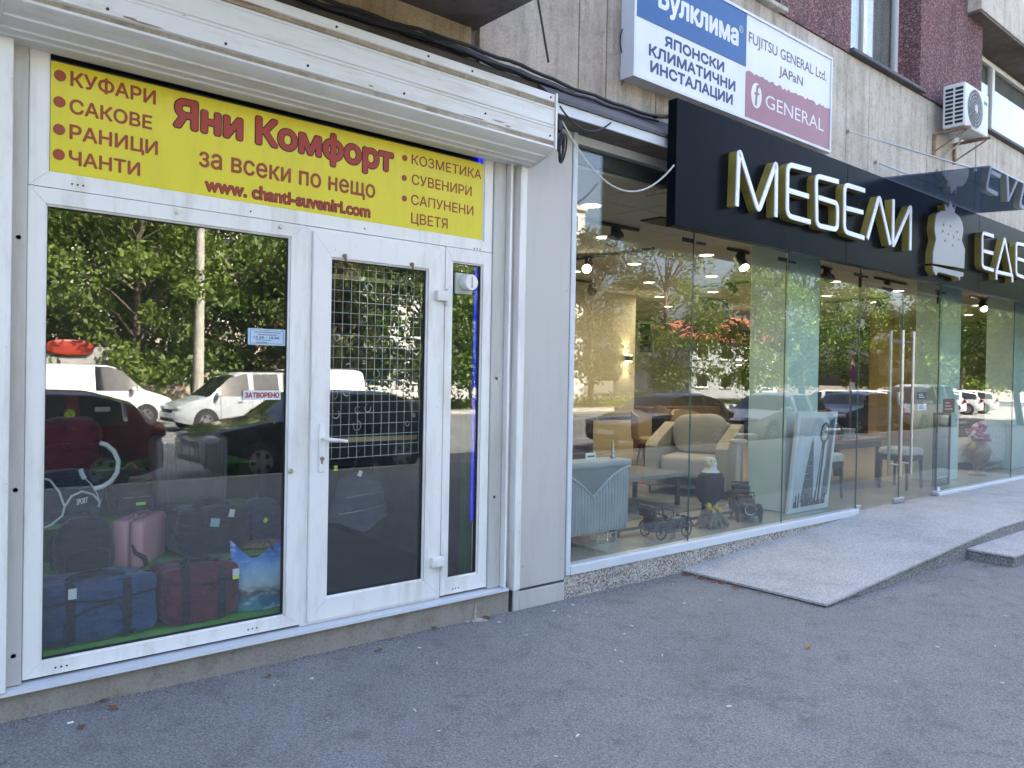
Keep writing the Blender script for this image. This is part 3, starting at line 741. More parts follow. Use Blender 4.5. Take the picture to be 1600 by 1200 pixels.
# ------------------------------------------------------------------ bags
def fabric(name, col, sc=260): 
    m, n, p = _new(name); tc = n.nodes.new('ShaderNodeTexCoord').outputs['Object']      # woven cloth with soft creases
    z = tex(n, 'Noise', 6, stretch(n, tc, (1, 1, 1.7)), 6, .6); c = ramp(n, [(.3, tuple(v*.6 for v in col)), (.55, col), (.75, tuple(min(1, v*1.5) for v in col))])
    n.links.new(z.outputs[0], c.inputs[0]); n.links.new(c.outputs[0], p.inputs['Base Color']); p.inputs['Roughness'].default_value = .8; p.inputs['Sheen Weight'].default_value = .25
    f = tex(n, 'Noise', sc, tc, 2); w = tex(n, 'Noise', 13, stretch(n, tc, (1, 1, 2.2)), 3, .55)
    ad = n.nodes.new('ShaderNodeMath'); ad.operation = 'MULTIPLY_ADD'; ad.inputs[1].default_value = .06; n.links.new(f.outputs[0], ad.inputs[0]); n.links.new(w.outputs[0], ad.inputs[2])
    bump(n, p, ad.outputs[0], .8, .03); return m
F_BLUE = fabric('blue_canvas', (.035, .065, .16)); F_MAR = fabric('maroon_canvas', (.125, .016, .030)); F_BLK = fabric('black_canvas', (.022, .023, .027))
F_NAVY = fabric('navy_canvas', (.030, .042, .075)); F_STRAP = fabric('black_webbing', (.014, .014, .016), 400)
M_PINK = plain('pink_hard_shell', (.64, .32, .34), .38, 0, .05, 200, var=.05); M_LEATH = plain('tan_leather', (.30, .16, .07), .6, var=.2, vscale=20)
M_TAG = plain('neon_tag', (.62, .85, .06), .6)
def tagcard(x, y, z, w, h, m, parent, ry=0.):
    MB().box(-w/2, -.002, -h/2, w/2, .002, h/2, M=Matrix.Translation((x, y, z)) @ Matrix.Rotation(ry, 4, 'Y')).build('tag', m, parent)

def duffel(name, label, c, rad, body, strap, tilt=0., e=6.5, pocket=True):
    x, y, z = c; rx, ry_, rz_ = rad
    T = thing(name, label, 'bag', (x, y, z-rz_))
    M = Matrix.Translation(c) @ Matrix.Rotation(tilt, 4, 'Z')
    MB().sup((0, 0, 0), rad, e, 60, 36, jit=.075, jf=11, M=M).build('bag_body', body, T)
    for k in (-.48, .42):
        w = .020; pts = []
        for j in range(15):
            a = R(-78+156*j/14); pts.append((k*rx*1.02, -ry_*1.015*abs(math.cos(a))**.33-.002, rz_*1.01*math.copysign(abs(math.sin(a))**.35, a)))
        m = MB(); vs = []
        for p in pts: vs += [(p[0]-w, p[1]-.004, p[2]), (p[0]+w, p[1]-.004, p[2])]
        m.add(vs, [(2*j, 2*j+1, 2*j+3, 2*j+2) for j in range(14)], M=M); m.build('strap', strap, T)
    m = MB(); m.tube([(-rx*.48+.96*rx*.95*t, -ry_*.78+.02*math.sin(t*9), rz_*(.99+.26*math.sin(math.pi*t)+.05*math.sin(t*14))) for t in [j/20 for j in range(21)]], .010, 7, M=M)
    m.tube([(-rx*.48+.96*rx*.9*t, -ry_*.3, rz_*(.99+.20*math.sin(math.pi*t))) for t in [j/20 for j in range(21)]], .010, 7, M=M); m.build('handle', strap, T)
    m = MB(); m.tube([(-rx*.92+1.84*rx*t, -ry_*1.01, rz_*.40+.01*math.sin(t*8)) for t in [j/16 for j in range(17)]], .006, 6, M=M)
    if pocket:
        m.tube([(p[0]*rx, -ry_*1.012, p[1]*rz_) for p in rounded([(-.62, -.85), (-.55, -.1), (-.1, .22), (.30, .22), (.52, -.85)], .35)], .006, 6, M=M)
    m.build('zip', strap, T); return T
b_ = duffel('travel_bag', 'large dark blue travel bag at the front left corner of the window display', (.965, .275, .388), (.262, .150, .145), F_BLUE, F_STRAP, .03)
tagcard(.845, .108, .495, .034, .048, M_PAPER, b_)
b_ = duffel('travel_bag', 'dark red travel bag with black straps beside the blue bag', (1.440, .255, .392), (.195, .130, .148), F_MAR, F_STRAP, .05, pocket=False)
tagcard(1.600, .118, .475, .034, .050, M_PAPER, b_); tagcard(1.6005, .116, .457, .030, .018, M_TAG, b_)
b_ = duffel('travel_bag', 'black travel bag on the second green step behind the red bag', (1.650, .665, .620), (.205, .13, .135), F_BLK, F_STRAP, .05)
tagcard(1.640, .528, .672, .05, .046, plain('pale_label', (.36, .52, .60), .6), b_, .15); tagcard(1.735, .530, .715, .030, .044, M_PAPER, b_, .2)

def backpack(label, c, rad, body, strap, lean=0., group=None, rot=0.):
    x, y, z = c; T = thing('backpack', label, 'backpack', (x, y, z-rad[2]), 0, group)
    M = Matrix.Translation(c) @ Matrix.Rotation(rot, 4, 'Z') @ Matrix.Rotation(lean, 4, 'X'); rx, ry_, rz_ = rad
    MB().sup((0, 0, 0), rad, 3.2, 36, 24, jit=.12, jf=8, M=M).build('bag_body', body, T)
    MB().sup((0, -ry_*.8, -rz_*.35), (rx*.78, ry_*.42, rz_*.50), 3.6, 28, 18, jit=.10, jf=9, M=M).build('pocket', body, T)
    m = MB(); m.tube([(rx*.86*math.cos(R(a)), -ry_*.55, rz_*.86*math.sin(R(a))) for a in range(-10, 195, 10)], .005, 6, M=M)
    m.tube([(-rx*.66+1.32*rx*t, -ry_*1.19, -rz_*.06) for t in (0, .5, 1)], .004, 6, M=M); m.build('zip', strap, T)
    m = MB(); m.tube([(-.03+.06*t, ry_*.4, rz_*(.97+.2*math.sin(math.pi*t))) for t in [j/8 for j in range(9)]], .007, 6, M=M)
    for s_ in (-1, 1): m.tube([(s_*rx*.5, ry_*.9, rz_*.8), (s_*rx*1.0, ry_*1.3, rz_*.1), (s_*rx*.9, ry_*.9, -rz_*.8)], .011, 6, M=M)
    m.build('strap', strap, T); return T
b_ = backpack('black backpack leaning on top of the blue travel bag', (.985, .53, .615), (.135, .085, .155), F_BLK, F_STRAP, .12)
b_ = backpack('navy backpack with a lime green tag at the right end of the second step', (1.985, .72, .610), (.125, .08, .145), F_NAVY, F_STRAP, .05)
tagcard(1.965, .60, .64, .022, .026, M_TAG, b_, .7)
b_ = backpack('dark backpack with tan leather side strap left of the grey suitcase', (1.355, 1.08, .795), (.115, .09, .145), fabric('charcoal_canvas', (.035, .033, .033)), M_LEATH, .05)
tagcard(1.37, .955, .745, .05, .016, M_TAG, b_)
b_ = backpack('maroon backpack on the top step at the left', (1.10, 1.50, 1.055), (.20, .12, .165), F_MAR, F_STRAP, .05)
# holdall with white piping
SB = thing('sports_bag', 'dark sports holdall with curved white piping on the third step', 'bag', (.98, 1.08, .66))
MB().sup((.98, 1.10, .800), (.215, .13, .150), 3.4, 40, 24, jit=.08, jf=6).build('bag_body', F_NAVY, SB)
mb = MB()
P_ = [(60, 745), (78, 750), (92, 768), (101, 792), (95, 808), (80, 820), (60, 830)]
mb.tube([(.856, .965, .930), (.908, .955, .913), (.951, .950, .849), (.979, .950, .763), (.968, .950, .715), (.917, .955, .671), (.859, .965, .645)], .006, 7)
mb.tube([(.979, .950, .763), (1.013, .950, .819), (1.063, .950, .840), (1.117, .950, .821), (1.156, .960, .774), (1.151, .965, .745)], .006, 7)
mb.build('piping', M_WHITE, SB)
a_, b2_ = (1.037, .945, .769), (1.091, .945, .778)
text_mb('SPORT', (a_[0], a_[2]), (b2_[0], b2_[2]), .030, .944, .002, .001).build('lettering', M_WHITE, SB)
# hard beauty case, grey ribbed suitcase
PC = thing('beauty_case', 'pink hard-shell beauty case standing on the second green step', 'case', (1.30, .60, .48))
Mp = Matrix.Translation((1.235, .44, .484)) @ Matrix(((.6, -.8, 0, 0), (.8, .6, 0, 0), (0, 0, 1, 0), (0, 0, 0, 1)))
mb = MB(); mb.box(0, .0, 0, .345, .066, .25, .024, 4, M=Mp); mb.box(0, .072, 0, .345, .165, .25, .024, 4, M=Mp); mb.build('shell', M_PINK, PC)
MB().box(.010, .064, .008, .335, .074, .242, .012, 3, M=Mp).build('zip', plain('pink_zip', (.33, .15, .17), .7), PC)
mb = MB(); mb.tube([Mp @ Vector(p) for p in [(.08, .07, .243), (.09, .07, .267), (.17, .07, .273), (.25, .07, .267), (.26, .07, .243)]], .008, 8)
mb.build('handle', plain('pink_handle', (.28, .13, .15), .6), PC)
mb = MB(); mb.tube([Mp @ Vector(p) for p in [(-.004, .05, .13), (-.012, .03, .09), (.01, -.008, .06), (.04, -.010, .015)]], [.006, .010, .014, .012], 8); mb.build('strap', F_STRAP, PC)
SC = thing('suitcase', 'grey ribbed hard suitcase standing on the third green step', 'suitcase', (1.69, 1.1, .66))
MB().box(1.475, 1.02, .70, 1.905, 1.22, 1.115, .035, 4).build('shell', plain('taupe_shell', (.17, .155, .145), .45, var=.06), SC)
mb = MB()
for k in range(15): x = 1.505+k*.0265; mb.box(x, 1.012, .725, x+.012, 1.030, 1.09, .004, 2)
mb.build('ribs', MATS['taupe_shell'], SC)
mb = MB()
for x in (1.52, 1.86):
    for y in (1.05, 1.19): mb.tube([(x-.012, y, .682), (x+.012, y, .682)], .021, 14)
mb.build('wheels', M_BLACK, SC)
mb = MB(); mb.tube([(1.60, 1.12, 1.11), (1.60, 1.12, 1.15), (1.78, 1.12, 1.15), (1.78, 1.12, 1.11)], .009, 8); mb.build('handle', M_BLACK, SC)
# printed beach bag
BB = thing('beach_bag', 'bright blue beach bag printed with sky and sea at the right of the display', 'bag', (1.76, .2, .245))
m, n, p = _new('beach_print'); tc = n.nodes.new('ShaderNodeTexCoord'); sx = n.nodes.new('ShaderNodeSeparateXYZ'); n.links.new(tc.outputs['Object'], sx.inputs[0])
wv = tex(n, 'Noise', 9, tc.outputs['Object'], 6, .6)
ad = n.nodes.new('ShaderNodeMath'); ad.operation = 'MULTIPLY_ADD'; ad.inputs[1].default_value = .10; n.links.new(wv.outputs[0], ad.inputs[0]); n.links.new(sx.outputs['Z'], ad.inputs[2])
c_ = ramp(n, [(.02, (.04, .30, .18)), (.10, (.02, .16, .28)), (.15, (.10, .075, .05)), (.185, (.45, .55, .60)), (.26, (.30, .52, .80)), (.34, (.03, .20, .66)), (.42, (.004, .05, .48))])
n.links.new(ad.outputs[0], c_.inputs[0])
cl = tex(n, 'Noise', 14, stretch(n, tc.outputs['Object'], (1, 1, 2)), 6, .6); ck = ramp(n, [(.52, (0, 0, 0)), (.68, (.8, .8, .8))]); n.links.new(cl.outputs[0], ck.inputs[0])
n.links.new(mul(n, c_.outputs[0], (.55, .68, .85), ck.outputs[0], 'MIX'), p.inputs['Base Color']); p.inputs['Roughness'].default_value = .4
mb = MB(); vs = []; nx, nz_ = 16, 18
for s_ in (0, 1):
    for i in range(nx+1):
        for j in range(nz_+1):
            u, v = i/nx, j/nz_
            x = 1.635+.275*u - .03*v*(1-u)*0 - .02*v; z = .252+(.345-.10*math.sin(math.pi*u)**1.2*1.0 + .03*(1-u))*v
            bul = .045*math.sin(math.pi*u)**.5*(1-.55*v)
            y = .205 + .05*v - .02*u + (bul if s_ else -bul) + .006*math.sin(11*u+5*v)
            vs.append((x, y, z))
fs = []
for s_ in (0, 1):
    o0 = s_*(nx+1)*(nz_+1); fs += [(o0+i*(nz_+1)+j, o0+(i+1)*(nz_+1)+j, o0+(i+1)*(nz_+1)+j+1, o0+i*(nz_+1)+j+1) for i in range(nx) for j in range(nz_)]
mb.add(vs, fs); mb.build('bag_body', m, BB)
mb = MB(); mb.tube([(1.66, .23, .59), (1.70, .22, .665), (1.79, .22, .655), (1.85, .23, .545)], .006, 8); mb.build('handle', F_STRAP, BB)
mb = MB(); mb.sup((1.93, .62, .50), (.13, .07, .022), 3, 24, 10, jit=.2, jf=20)
solo(mb, 'purse', plain('leopard_print', (.28, .17, .08), .7, var=.6, vscale=60), 'flat leopard-print purse lying on the second step', 'purse', (1.93, .62, .48))
# C-shaped white plastic ring in the display
mb = MB()
for q in ([(155, 692), (166, 694), (178, 704), (185, 721), (183, 738), (172, 752), (160, 760), (147, 765)], [(126, 734), (128, 741), (131, 746)]): pass
mb.tube([(1.071, .620, 1.131), (1.102, .620, 1.120), (1.139, .620, 1.085), (1.162, .620, 1.030), (1.156, .620, .973), (1.126, .620, .928), (1.086, .620, .904), (1.044, .620, .894)], .0125, 10)
mb.tube([(.985, .630, 1.000), (.992, .630, .973), (1.004, .630, .949)], .0125, 10)
mb.tube([(1.001, .630, .956), (1.034, .630, .921), (1.065, .630, .865), (1.080, .640, .816)], .003, 6)
solo(mb, 'plastic_ring', M_PAPER, 'white C-shaped plastic ring above the black backpack', 'ring', (1.056, .620, .887))
# handbag on the door hook
HB = thing('handbag', 'dark grey handbag hanging low behind the door glass', 'handbag', (2.40, .30, .58))
mb = MB(); vs = []
for s_ in (-1, 1):
    for i in range(13):
        for j in range(11):
            u, v = i/12, j/10; w = .20*(1-.42*v**1.6)
            vs.append((2.415+(u-.5)*2*w, .30+s_*(.055*math.sin(math.pi*u)**.6*(1-.75*v)+.004), .585+.06*abs(u-.5)*2*(1-v)+.335*v-.02*abs(u-.5)*v+.012*math.sin(u*9+j)))
mb.add(vs, [(s_*143+i*11+j, s_*143+(i+1)*11+j, s_*143+(i+1)*11+j+1, s_*143+i*11+j+1) for s_ in (0, 1) for i in range(12) for j in range(10)])
mb.build('bag_body', fabric('slate_nylon', (.055, .062, .085)), HB)
mb = MB(); mb.tube([(2.34, .27, .90), (2.37, .25, 1.05), (2.40, .20, 1.14), (2.43, .14, 1.15)], .008, 7); mb.tube([(2.50, .27, .90), (2.47, .25, 1.05), (2.45, .20, 1.14), (2.43, .14, 1.15)], .008, 7)
mb.build('strap', fabric('slate_strap', (.04, .045, .06)), HB)
mb = MB(); mb.tube([(2.245+.34*t, .232-.0*t, .70+.045*t-.01*math.sin(t*3)) for t in [j/8 for j in range(9)]], .004, 6); mb.tube([(2.29+.26*t, .24, .79+.02*t) for t in (0, .5, 1)], .004, 6); mb.build('zip', M_STEEL, HB)
tagcard(2.37, .215, .93, .024, .034, M_PAPER, HB, .4)
mb = MB().box(2.165, .148, .965, 2.187, .151, .995, M=None)
solo(mb, 'price_tag', M_TAG, 'small lime green tag hanging below the wire grid', 'tag', (2.176, .15, .965))
# ------------------------------------------------------------------ furniture shop front
SH2 = thing('furniture_storefront', 'frameless glass shop front of the furniture store on a speckled granite base', 'shop front', (8, 0, 0))
MB().prism([(3.832, -.12), (16.2, -.12), (16.2, .156), (3.832, .156)], -.022, .25).build('granite_base', M_GRAN, SH2)
mb = MB()
for a, b in ((3.880, 8.050), (10.056, 16.0)): mb.prism([(-.034, .158), (-.034, .214), (-.028, .220), (.055, .220), (.055, .158)], a, b, 'x')
mb.box(3.832, -.034, .158, 3.878, .06, 3.185, .004, 1); mb.box(3.88, -.004, 3.126, 16.0, .06, 3.185)
mb.build('base_frame', M_ALUW, SH2)
MB().box(8.052, -.030, .10, 10.054, .2, .186, .003, 1).build('threshold', M_RAMP, SH2)
panes = ((3.884, 5.236), (5.242, 6.626), (6.632, 8.046))
for a, b in panes + ((10.062, 12.60), (12.606, 15.99)): MB().box(a, .004, .222, b, .014, 3.124).build('glass_panel', G_FURN, SH2)
MB().box(8.052, .004, 2.575, 10.054, .014, 3.124).build('glass_panel', G_FURN, SH2)
for x in (5.239, 6.629, 8.049, 10.058, 12.603): MB().box(x-.0025, .0035, .222, x+.0025, .0145, 3.124).build('glass_joint', M_EDGE, SH2)
mb = MB()
for x in (5.24, 6.63, 8.05, 10.058):
    mb.box(x-.16, -.002, 2.60, x-.015, .003, 2.635); mb.box(x+.02, -.012, 2.60, x+.13, .003, 2.62)
mb.box(8.03, -.008, 2.50, 8.052, .02, 2.64); mb.box(9.98, -.008, 2.47, 10.004, .02, 2.62)
mb.build('patch_fitting', M_BLACK, SH2)
MB().box(8.056, .001, 2.550, 10.050, .017, 2.572).build('door_rail', M_STEEL, SH2)
for a, b, hx in ((8.056, 9.050, 8.93), (9.056, 10.050, 9.20)):
    d = MB().box(a, .004, .196, b, .014, 2.546).build('door', G_FURN, SH2)
    mb = MB()
    for y in (-.055, .073):
        mb.tube([(hx, y, .50), (hx, y, 2.10)], .016, 12)
    for z in (.62, 1.98): mb.tube([(hx, -.055, z), (hx, .073, z)], .010, 10)
    mb.build('handle', M_STEEL, d)
    mb = MB(); ex = b-.12 if a < 9 else a
    mb.box(ex, -.006, .192, ex+.12, .022, .245, .003, 1); fx = a if a < 9 else b-.09
    mb.box(fx, -.006, .192, fx+.09, .022, .245, .003, 1); mb.build('patch_fitting', M_STEEL, d)
    MB().box(b-.004, .0035, .25, b-.001, .0145, 2.54).build('door_edge', M_EDGE, d)
    lm = MB(); lm.box(b-.06 if a < 9 else a+.01, -.005, 1.28, b-.015 if a < 9 else a+.05, .022, 1.42, .006); lm.build('lock', M_STEEL, d)
# opening-hours plates and stickers on the glass by the door
for x, z, w, h, mt, lb in ((9.46, 1.335, .24, .085, M_DARK, 'grey opening-hours plate on the glass door leaf beside the stool'), (9.47, 1.21, .24, .07, M_ALUW, 'pale plate just under the grey opening-hours plate on the glass door'), (10.20, 1.17, .34, .17, plain('brown_print', (.13, .06, .05), .6), 'brown sticker sheet on the fixed glass beside the door plates')):
    s_ = thing('door_plate', lb, 'plate', (x, 0, z)); MB().box(x, -.001, z, x+w, .003, z+h).build('card', mt, s_)
    mb = MB()
    for k in range(3): mb.box(x+w*.15, -.002, z+h*(.25+.22*k), x+w*(.8-.12*k), -.001, z+h*(.25+.22*k)+.006)
    mb.build('printing', M_PAPER if mt is not M_ALUW else M_DARK, s_)
MB_ = MB().box(10.085, -.001, .235, 10.155, .003, .285); solo(MB_, 'sticker', M_PAPER, 'small white sticker at the foot of the fixed glass beside the door', 'sticker', (10.12, 0, .235))

# black fascia sign with standing letters
FS = thing('fascia_sign', 'long black glossy fascia of the furniture store with pale raised letters', 'sign', (8, -.35, 2.61))
for a_, b_ in ((4.535, 7.02), (7.024, 10.2), (10.204, 16.2)): MB().box(a_, -.35, 2.605, b_, -.27, 3.505, .0025, 1).build('sign_panel', M_SIGN, FS)
mb = MB()
for x in (4.66, 7.0, 9.4, 11.6): mb.tube([(x+.05, .02, 3.50), (x, -.28, 3.42)], .018, 6); mb.tube([(x, .02, 2.9), (x, -.275, 2.9)], .014, 6)
mb.build('bracket', M_RUST, FS)
YF, YB = -.432, -.352; SW = .041
def P2(*a): return [(p[0], p[2]) for p in a]
def letter(strokes, r=.07, w=SW, mats=(M_ACRYL, M_GOLD)):
    fc, rt_ = MB(), MB()
    for i, s_ in enumerate(strokes):
        pth = rounded(s_, r) if r else s_
        fc.strip(pth, w, YF-.0012*i, YF+.010-.0012*i)
        rt_.strip(pth, w-.003, YF+.0102-.0012*i, YB)
    o = fc.build('letter', mats[0], FS); rt_.build('letter_return', mats[1], o); return o
Yl = None
letter([P2((5.173, -.432, 2.825), (5.187, -.432, 3.255), (5.466, -.432, 2.826), (5.705, -.432, 3.259), (5.713, -.432, 2.821))], .055)
letter([P2((6.233, -.432, 3.287), (5.872, -.432, 3.270), (5.879, -.432, 2.856), (6.246, -.432, 2.855)), P2((5.895, -.432, 3.062), (6.206, -.432, 3.063))])
letter([P2((6.707, -.432, 3.272), (6.323, -.432, 3.257), (6.352, -.432, 2.843), (6.704, -.432, 2.852), (6.699, -.432, 3.081), (6.368, -.432, 3.081))], .06)
letter([P2((7.196, -.432, 3.275), (6.817, -.432, 3.269), (6.830, -.432, 2.852), (7.204, -.432, 2.843)), P2((6.850, -.432, 3.064), (7.169, -.432, 3.072))])
letter([P2((7.267, -.432, 2.845), (7.484, -.432, 3.274), (7.733, -.432, 2.848))], .05)
letter([P2((7.783, -.432, 3.289), (7.793, -.432, 2.831), (8.171, -.432, 3.290), (8.177, -.432, 2.845))], .05)
letter([P2((10.423, -.432, 3.273), (10.070, -.432, 3.268), (10.095, -.432, 2.877), (10.449, -.432, 2.872)), P2((10.122, -.432, 3.065), (10.415, -.432, 3.069))], .06)
letter([P2((10.543, -.432, 2.870), (10.792, -.432, 3.290), (11.052, -.432, 2.890)), P2((10.549, -.432, 2.772), (10.533, -.432, 2.865), (11.075, -.432, 2.876), (11.093, -.432, 2.791))], .02)
letter([P2((11.510, -.432, 3.299), (11.195, -.432, 3.285), (11.222, -.432, 2.898), (11.539, -.432, 2.888)), P2((11.242, -.432, 3.099), (11.500, -.432, 3.099))], .06)
# throne-shaped emblem: back with a crown, seat bar with two feet
em = [(8.760, -.432, 3.240), (8.781, -.432, 3.296), (8.910, -.432, 3.346), (9.017, -.432, 3.362), (8.996, -.432, 3.433), (9.075, -.432, 3.394), (9.138, -.432, 3.479), (9.208, -.432, 3.411), (9.266, -.432, 3.451), (9.248, -.432, 3.379), (9.381, -.432, 3.356), (9.465, -.432, 3.305), (9.503, -.432, 3.219), (9.468, -.432, 3.101), (9.560, -.432, 3.021), (9.555, -.432, 2.804), (8.722, -.432, 2.772), (8.720, -.432, 2.888), (8.788, -.432, 3.033), (8.739, -.432, 3.134)]
mb = MB(); mb.prism(P2(*em), YF, YF+.010); o = mb.build('emblem', M_SILVER, FS)
mb = MB(); mb.prism([(x*.985+.015*P2(*em)[0][0], z*.985+.015*2.95) for x, z in P2(*em)], YF+.0102, YB); mb.build('emblem_return', M_GOLD, o)
bs = P2((8.715, -.432, 2.748), (9.535, -.432, 2.756), (9.537, -.432, 2.717), (9.448, -.432, 2.701), (9.436, -.432, 2.658), (9.385, -.432, 2.695), (8.901, -.432, 2.697), (8.837, -.432, 2.687), (8.818, -.432, 2.654), (8.738, -.432, 2.694))
mb = MB(); mb.prism(bs, YF, YF+.010); o = mb.build('emblem', M_SILVER, FS)
mb = MB(); mb.prism([(x, z+.004) for x, z in bs], YF+.0102, YB); mb.build('emblem_return', M_GOLD, o)
mb = MB()
for u, v in ((.30, .70), (.52, .72), (.74, .66), (.28, .58), (.45, .56), (.62, .54), (.80, .52), (.35, .42), (.60, .38)):
    x0, z0 = P2(em[17])[0]; x1 = P2(em[15])[0][0]
    mb.sup((x0+(x1-x0)*u, YF-.002, 2.80+.58*v), (.014, .004, .014), 2, 8, 6)
mb.build('emblem_studs', M_GOLD, FS)

# glass entrance canopy above the sign
CA = thing('glass_canopy', 'dark glass entrance canopy jutting out above the black fascia', 'canopy', (9, -.8, 3.47))
mb = MB(); mb.prism([(-.26, 3.530), (-.26, 3.544), (-1.24, 3.480), (-1.24, 3.466)], 7.87, 10.2, 'x')
mb.build('glass_sheet', glass('dark_canopy_glass', (.42, .52, .66), .10, .10, (.04, .07, .12)), CA)
for x in (7.95, 10.1):
    mb = MB(); mb.tube([(x-.26, .0, 4.02), (x, -1.08, 3.492)], .007, 8); mb.tube([(x-.26, .0, 4.02), (x-.26, -.03, 4.01)], .02, 8); mb.tube([(x, -1.08, 3.47), (x, -1.08, 3.50)], .02, 10); mb.build('tie_rod', M_STEEL, CA)
mb = MB(); mb.tube([(8.30, .0, 3.83), (8.75, -.55, 3.52)], .008, 8); mb.tube([(8.30, 0, 3.83), (8.30, -.03, 3.82)], .018, 8); mb.build('tie_rod', M_STEEL, CA)

# climate company sign
CS = thing('wall_sign', 'blue, white and mauve air-conditioning company sign on the concrete wall', 'sign', (5.7, -.1, 3.67))
ring(MB(), 4.322, 3.668, 7.135, 4.56, .022, .022, .022, .022, -.125, .0).build('sign_frame', M_ALUW, CS)
MB().box(4.344, -.115, 3.690, 7.113, -.0, 4.538).build('sign_panel', plain('sign_white', (.70, .71, .73), .45, var=.04), CS)
MB().box(4.3445, -.119, 4.105, 5.722, -.1152, 4.5375).build('blue_field', M_BLUEV, CS)
m, n, p = _new('worn_mauve_vinyl'); tc = n.nodes.new('ShaderNodeTexCoord').outputs['Object']
z_ = tex(n, 'Noise', 1.2, tc, 5); c_ = ramp(n, [(.3, (.30, .13, .17)), (.7, (.36, .18, .22))]); n.links.new(z_.outputs[0], c_.inputs[0]); n.links.new(c_.outputs[0], p.inputs['Base Color'])
poly = [(5.726, 3.6905), (7.1125, 3.6905)]; rg = random.Random(9); k = 44
for i in range(k+1): poly.append((7.1125-(7.1125-5.726)*i/k, 4.085+rg.uniform(-.012, .006) - (.02 if rg.random() < .2 else 0)))
mb = MB(); mb.prism(poly, -.1172, -.1152); mb.build('mauve_field', m, CS)
mb = MB(); text_mb('Булклима', (4.595, 4.244), (5.600, 4.244), .150, -.1192, .001, .009, mb=mb); mb.tube([(4.415+.04*math.cos(R(a)), -.1215, 4.35+.06*math.sin(R(a))) for a in range(200, 380, 15)], .012, 6)
mb.tube([(5.64+.026*math.cos(t), -.1205, 4.385+.026*math.sin(t)) for t in [j*math.pi/10 for j in range(20)]], .003, 5, closed=True); text_mb('R', (5.630, 4.370), (5.652, 4.370), .030, -.1192, .001, 0, mb=mb)
mb.build('lettering', M_PAPER, CS)
for t, x0, x1, z, h in (('ЯПОНСКИ', 4.679, 5.418, 3.982, .068), ('КЛИМАТИЧНИ', 4.500, 5.577, 3.866, .071), ('ИНСТАЛАЦИИ', 4.520, 5.545, 3.751, .071)): text_mb(t, (x0, z), (x1, z), h, -.1154, .001, .0055).build('lettering', M_NAVYW, CS)
M_GBV = plain('grey_brown_vinyl', (.14, .10, .12), .5)
text_mb('FUJITSU GENERAL Ltd.', (5.76, 4.318), (7.034, 4.318), .086, -.1154, .001, .0012).build('lettering', M_GBV, CS); text_mb('JAPaN', (6.23, 4.170), (6.621, 4.170), .076, -.1154, .001, .002).build('lettering', M_GBV, CS)
mb = MB(); text_mb('GENERAL', (6.025, 3.842), (7.005, 3.842), .110, -.1174, .001, 0, mb=mb)
disc = [(5.885+.078*math.cos(R(a)), 3.905+.105*math.sin(R(a))) for a in range(0, 360, 12)]; mb.build('lettering', M_PAPER, CS); mb = MB(); mb.prism(disc, -.1192, -.1173); mb.build('logo_disc', M_PAPER, CS)
mb = MB(); mb.strip(rounded([(5.925, 3.985), (5.895, 3.985), (5.875, 3.82)], .02), .028, -.1206, -.1193); mb.strip([(5.85, 3.915), (5.925, 3.925)], .018, -.1212, -.1207); mb.build('logo_mark', MATS['worn_mauve_vinyl'], CS)

# air conditioner on the wall
AC = thing('air_conditioner', 'white air-conditioner outdoor unit on rusty brackets beside the upper window', 'air conditioner', (10.0, -.2, 4.42))
MB().box(9.675, -.355, 4.435, 10.39, -.115, 4.93, .018, 3).build('casing', plain('ac_white', (.66, .67, .68), .45, var=.06), AC)
mb = MB()
for col in (0, 1):
    for k in range(9): mb.box(9.670, -.335+col*.105, 4.475+k*.047, 9.677, -.250+col*.105, 4.505+k*.047, .003, 1)
mb.build('grille', M_BLACK, AC)
mb = MB(); ctr = (9.97, 4.68)
for r_ in (.06, .10, .14, .18, .215): mb.tube([(ctr[0]+r_*math.cos(t), -.362, ctr[1]+r_*math.sin(t)) for t in [j*math.pi/18 for j in range(36)]], .004, 5, closed=True)
for a in range(0, 360, 30): mb.tube([(ctr[0]+.03*math.cos(R(a)), -.364, ctr[1]+.03*math.sin(R(a))), (ctr[0]+.215*math.cos(R(a)), -.362, ctr[1]+.215*math.sin(R(a)))], .003, 5)
mb.tube([(ctr[0], -.372, ctr[1]), (ctr[0], -.358, ctr[1])], .045, 20)
mb.build('fan_guard', plain('ac_grey', (.45, .46, .47), .5), AC)
mb = MB(); mb.tube([(ctr[0], -.3565, ctr[1]), (ctr[0], -.354, ctr[1])], .215, 30); mb.build('fan_opening', plain('ac_shadow', (.14, .14, .15), .7), AC)
MB().box(10.24, -.3575, 4.80, 10.34, -.354, 4.835).build('badge', plain('green_badge', (.02, .25, .15), .5), AC)
for x in (9.73, 10.33):
    mb = MB(); mb.box(x-.018, -.40, 4.405, x+.018, .0, 4.432); mb.box(x-.018, -.025, 4.18, x+.018, -.0, 4.404); mb.tube([(x, -.36, 4.40), (x, -.02, 4.22)], .010, 6)
    mb.build('bracket', M_RUST, AC)
mb = MB(); mb.tube([(10.05, -.2, 4.43), (10.05, -.15, 4.33), (10.03, -.03, 4.24), (10.02, -.02, 3.9)], .012, 7); mb.build('drain_hose', M_CABW, AC)

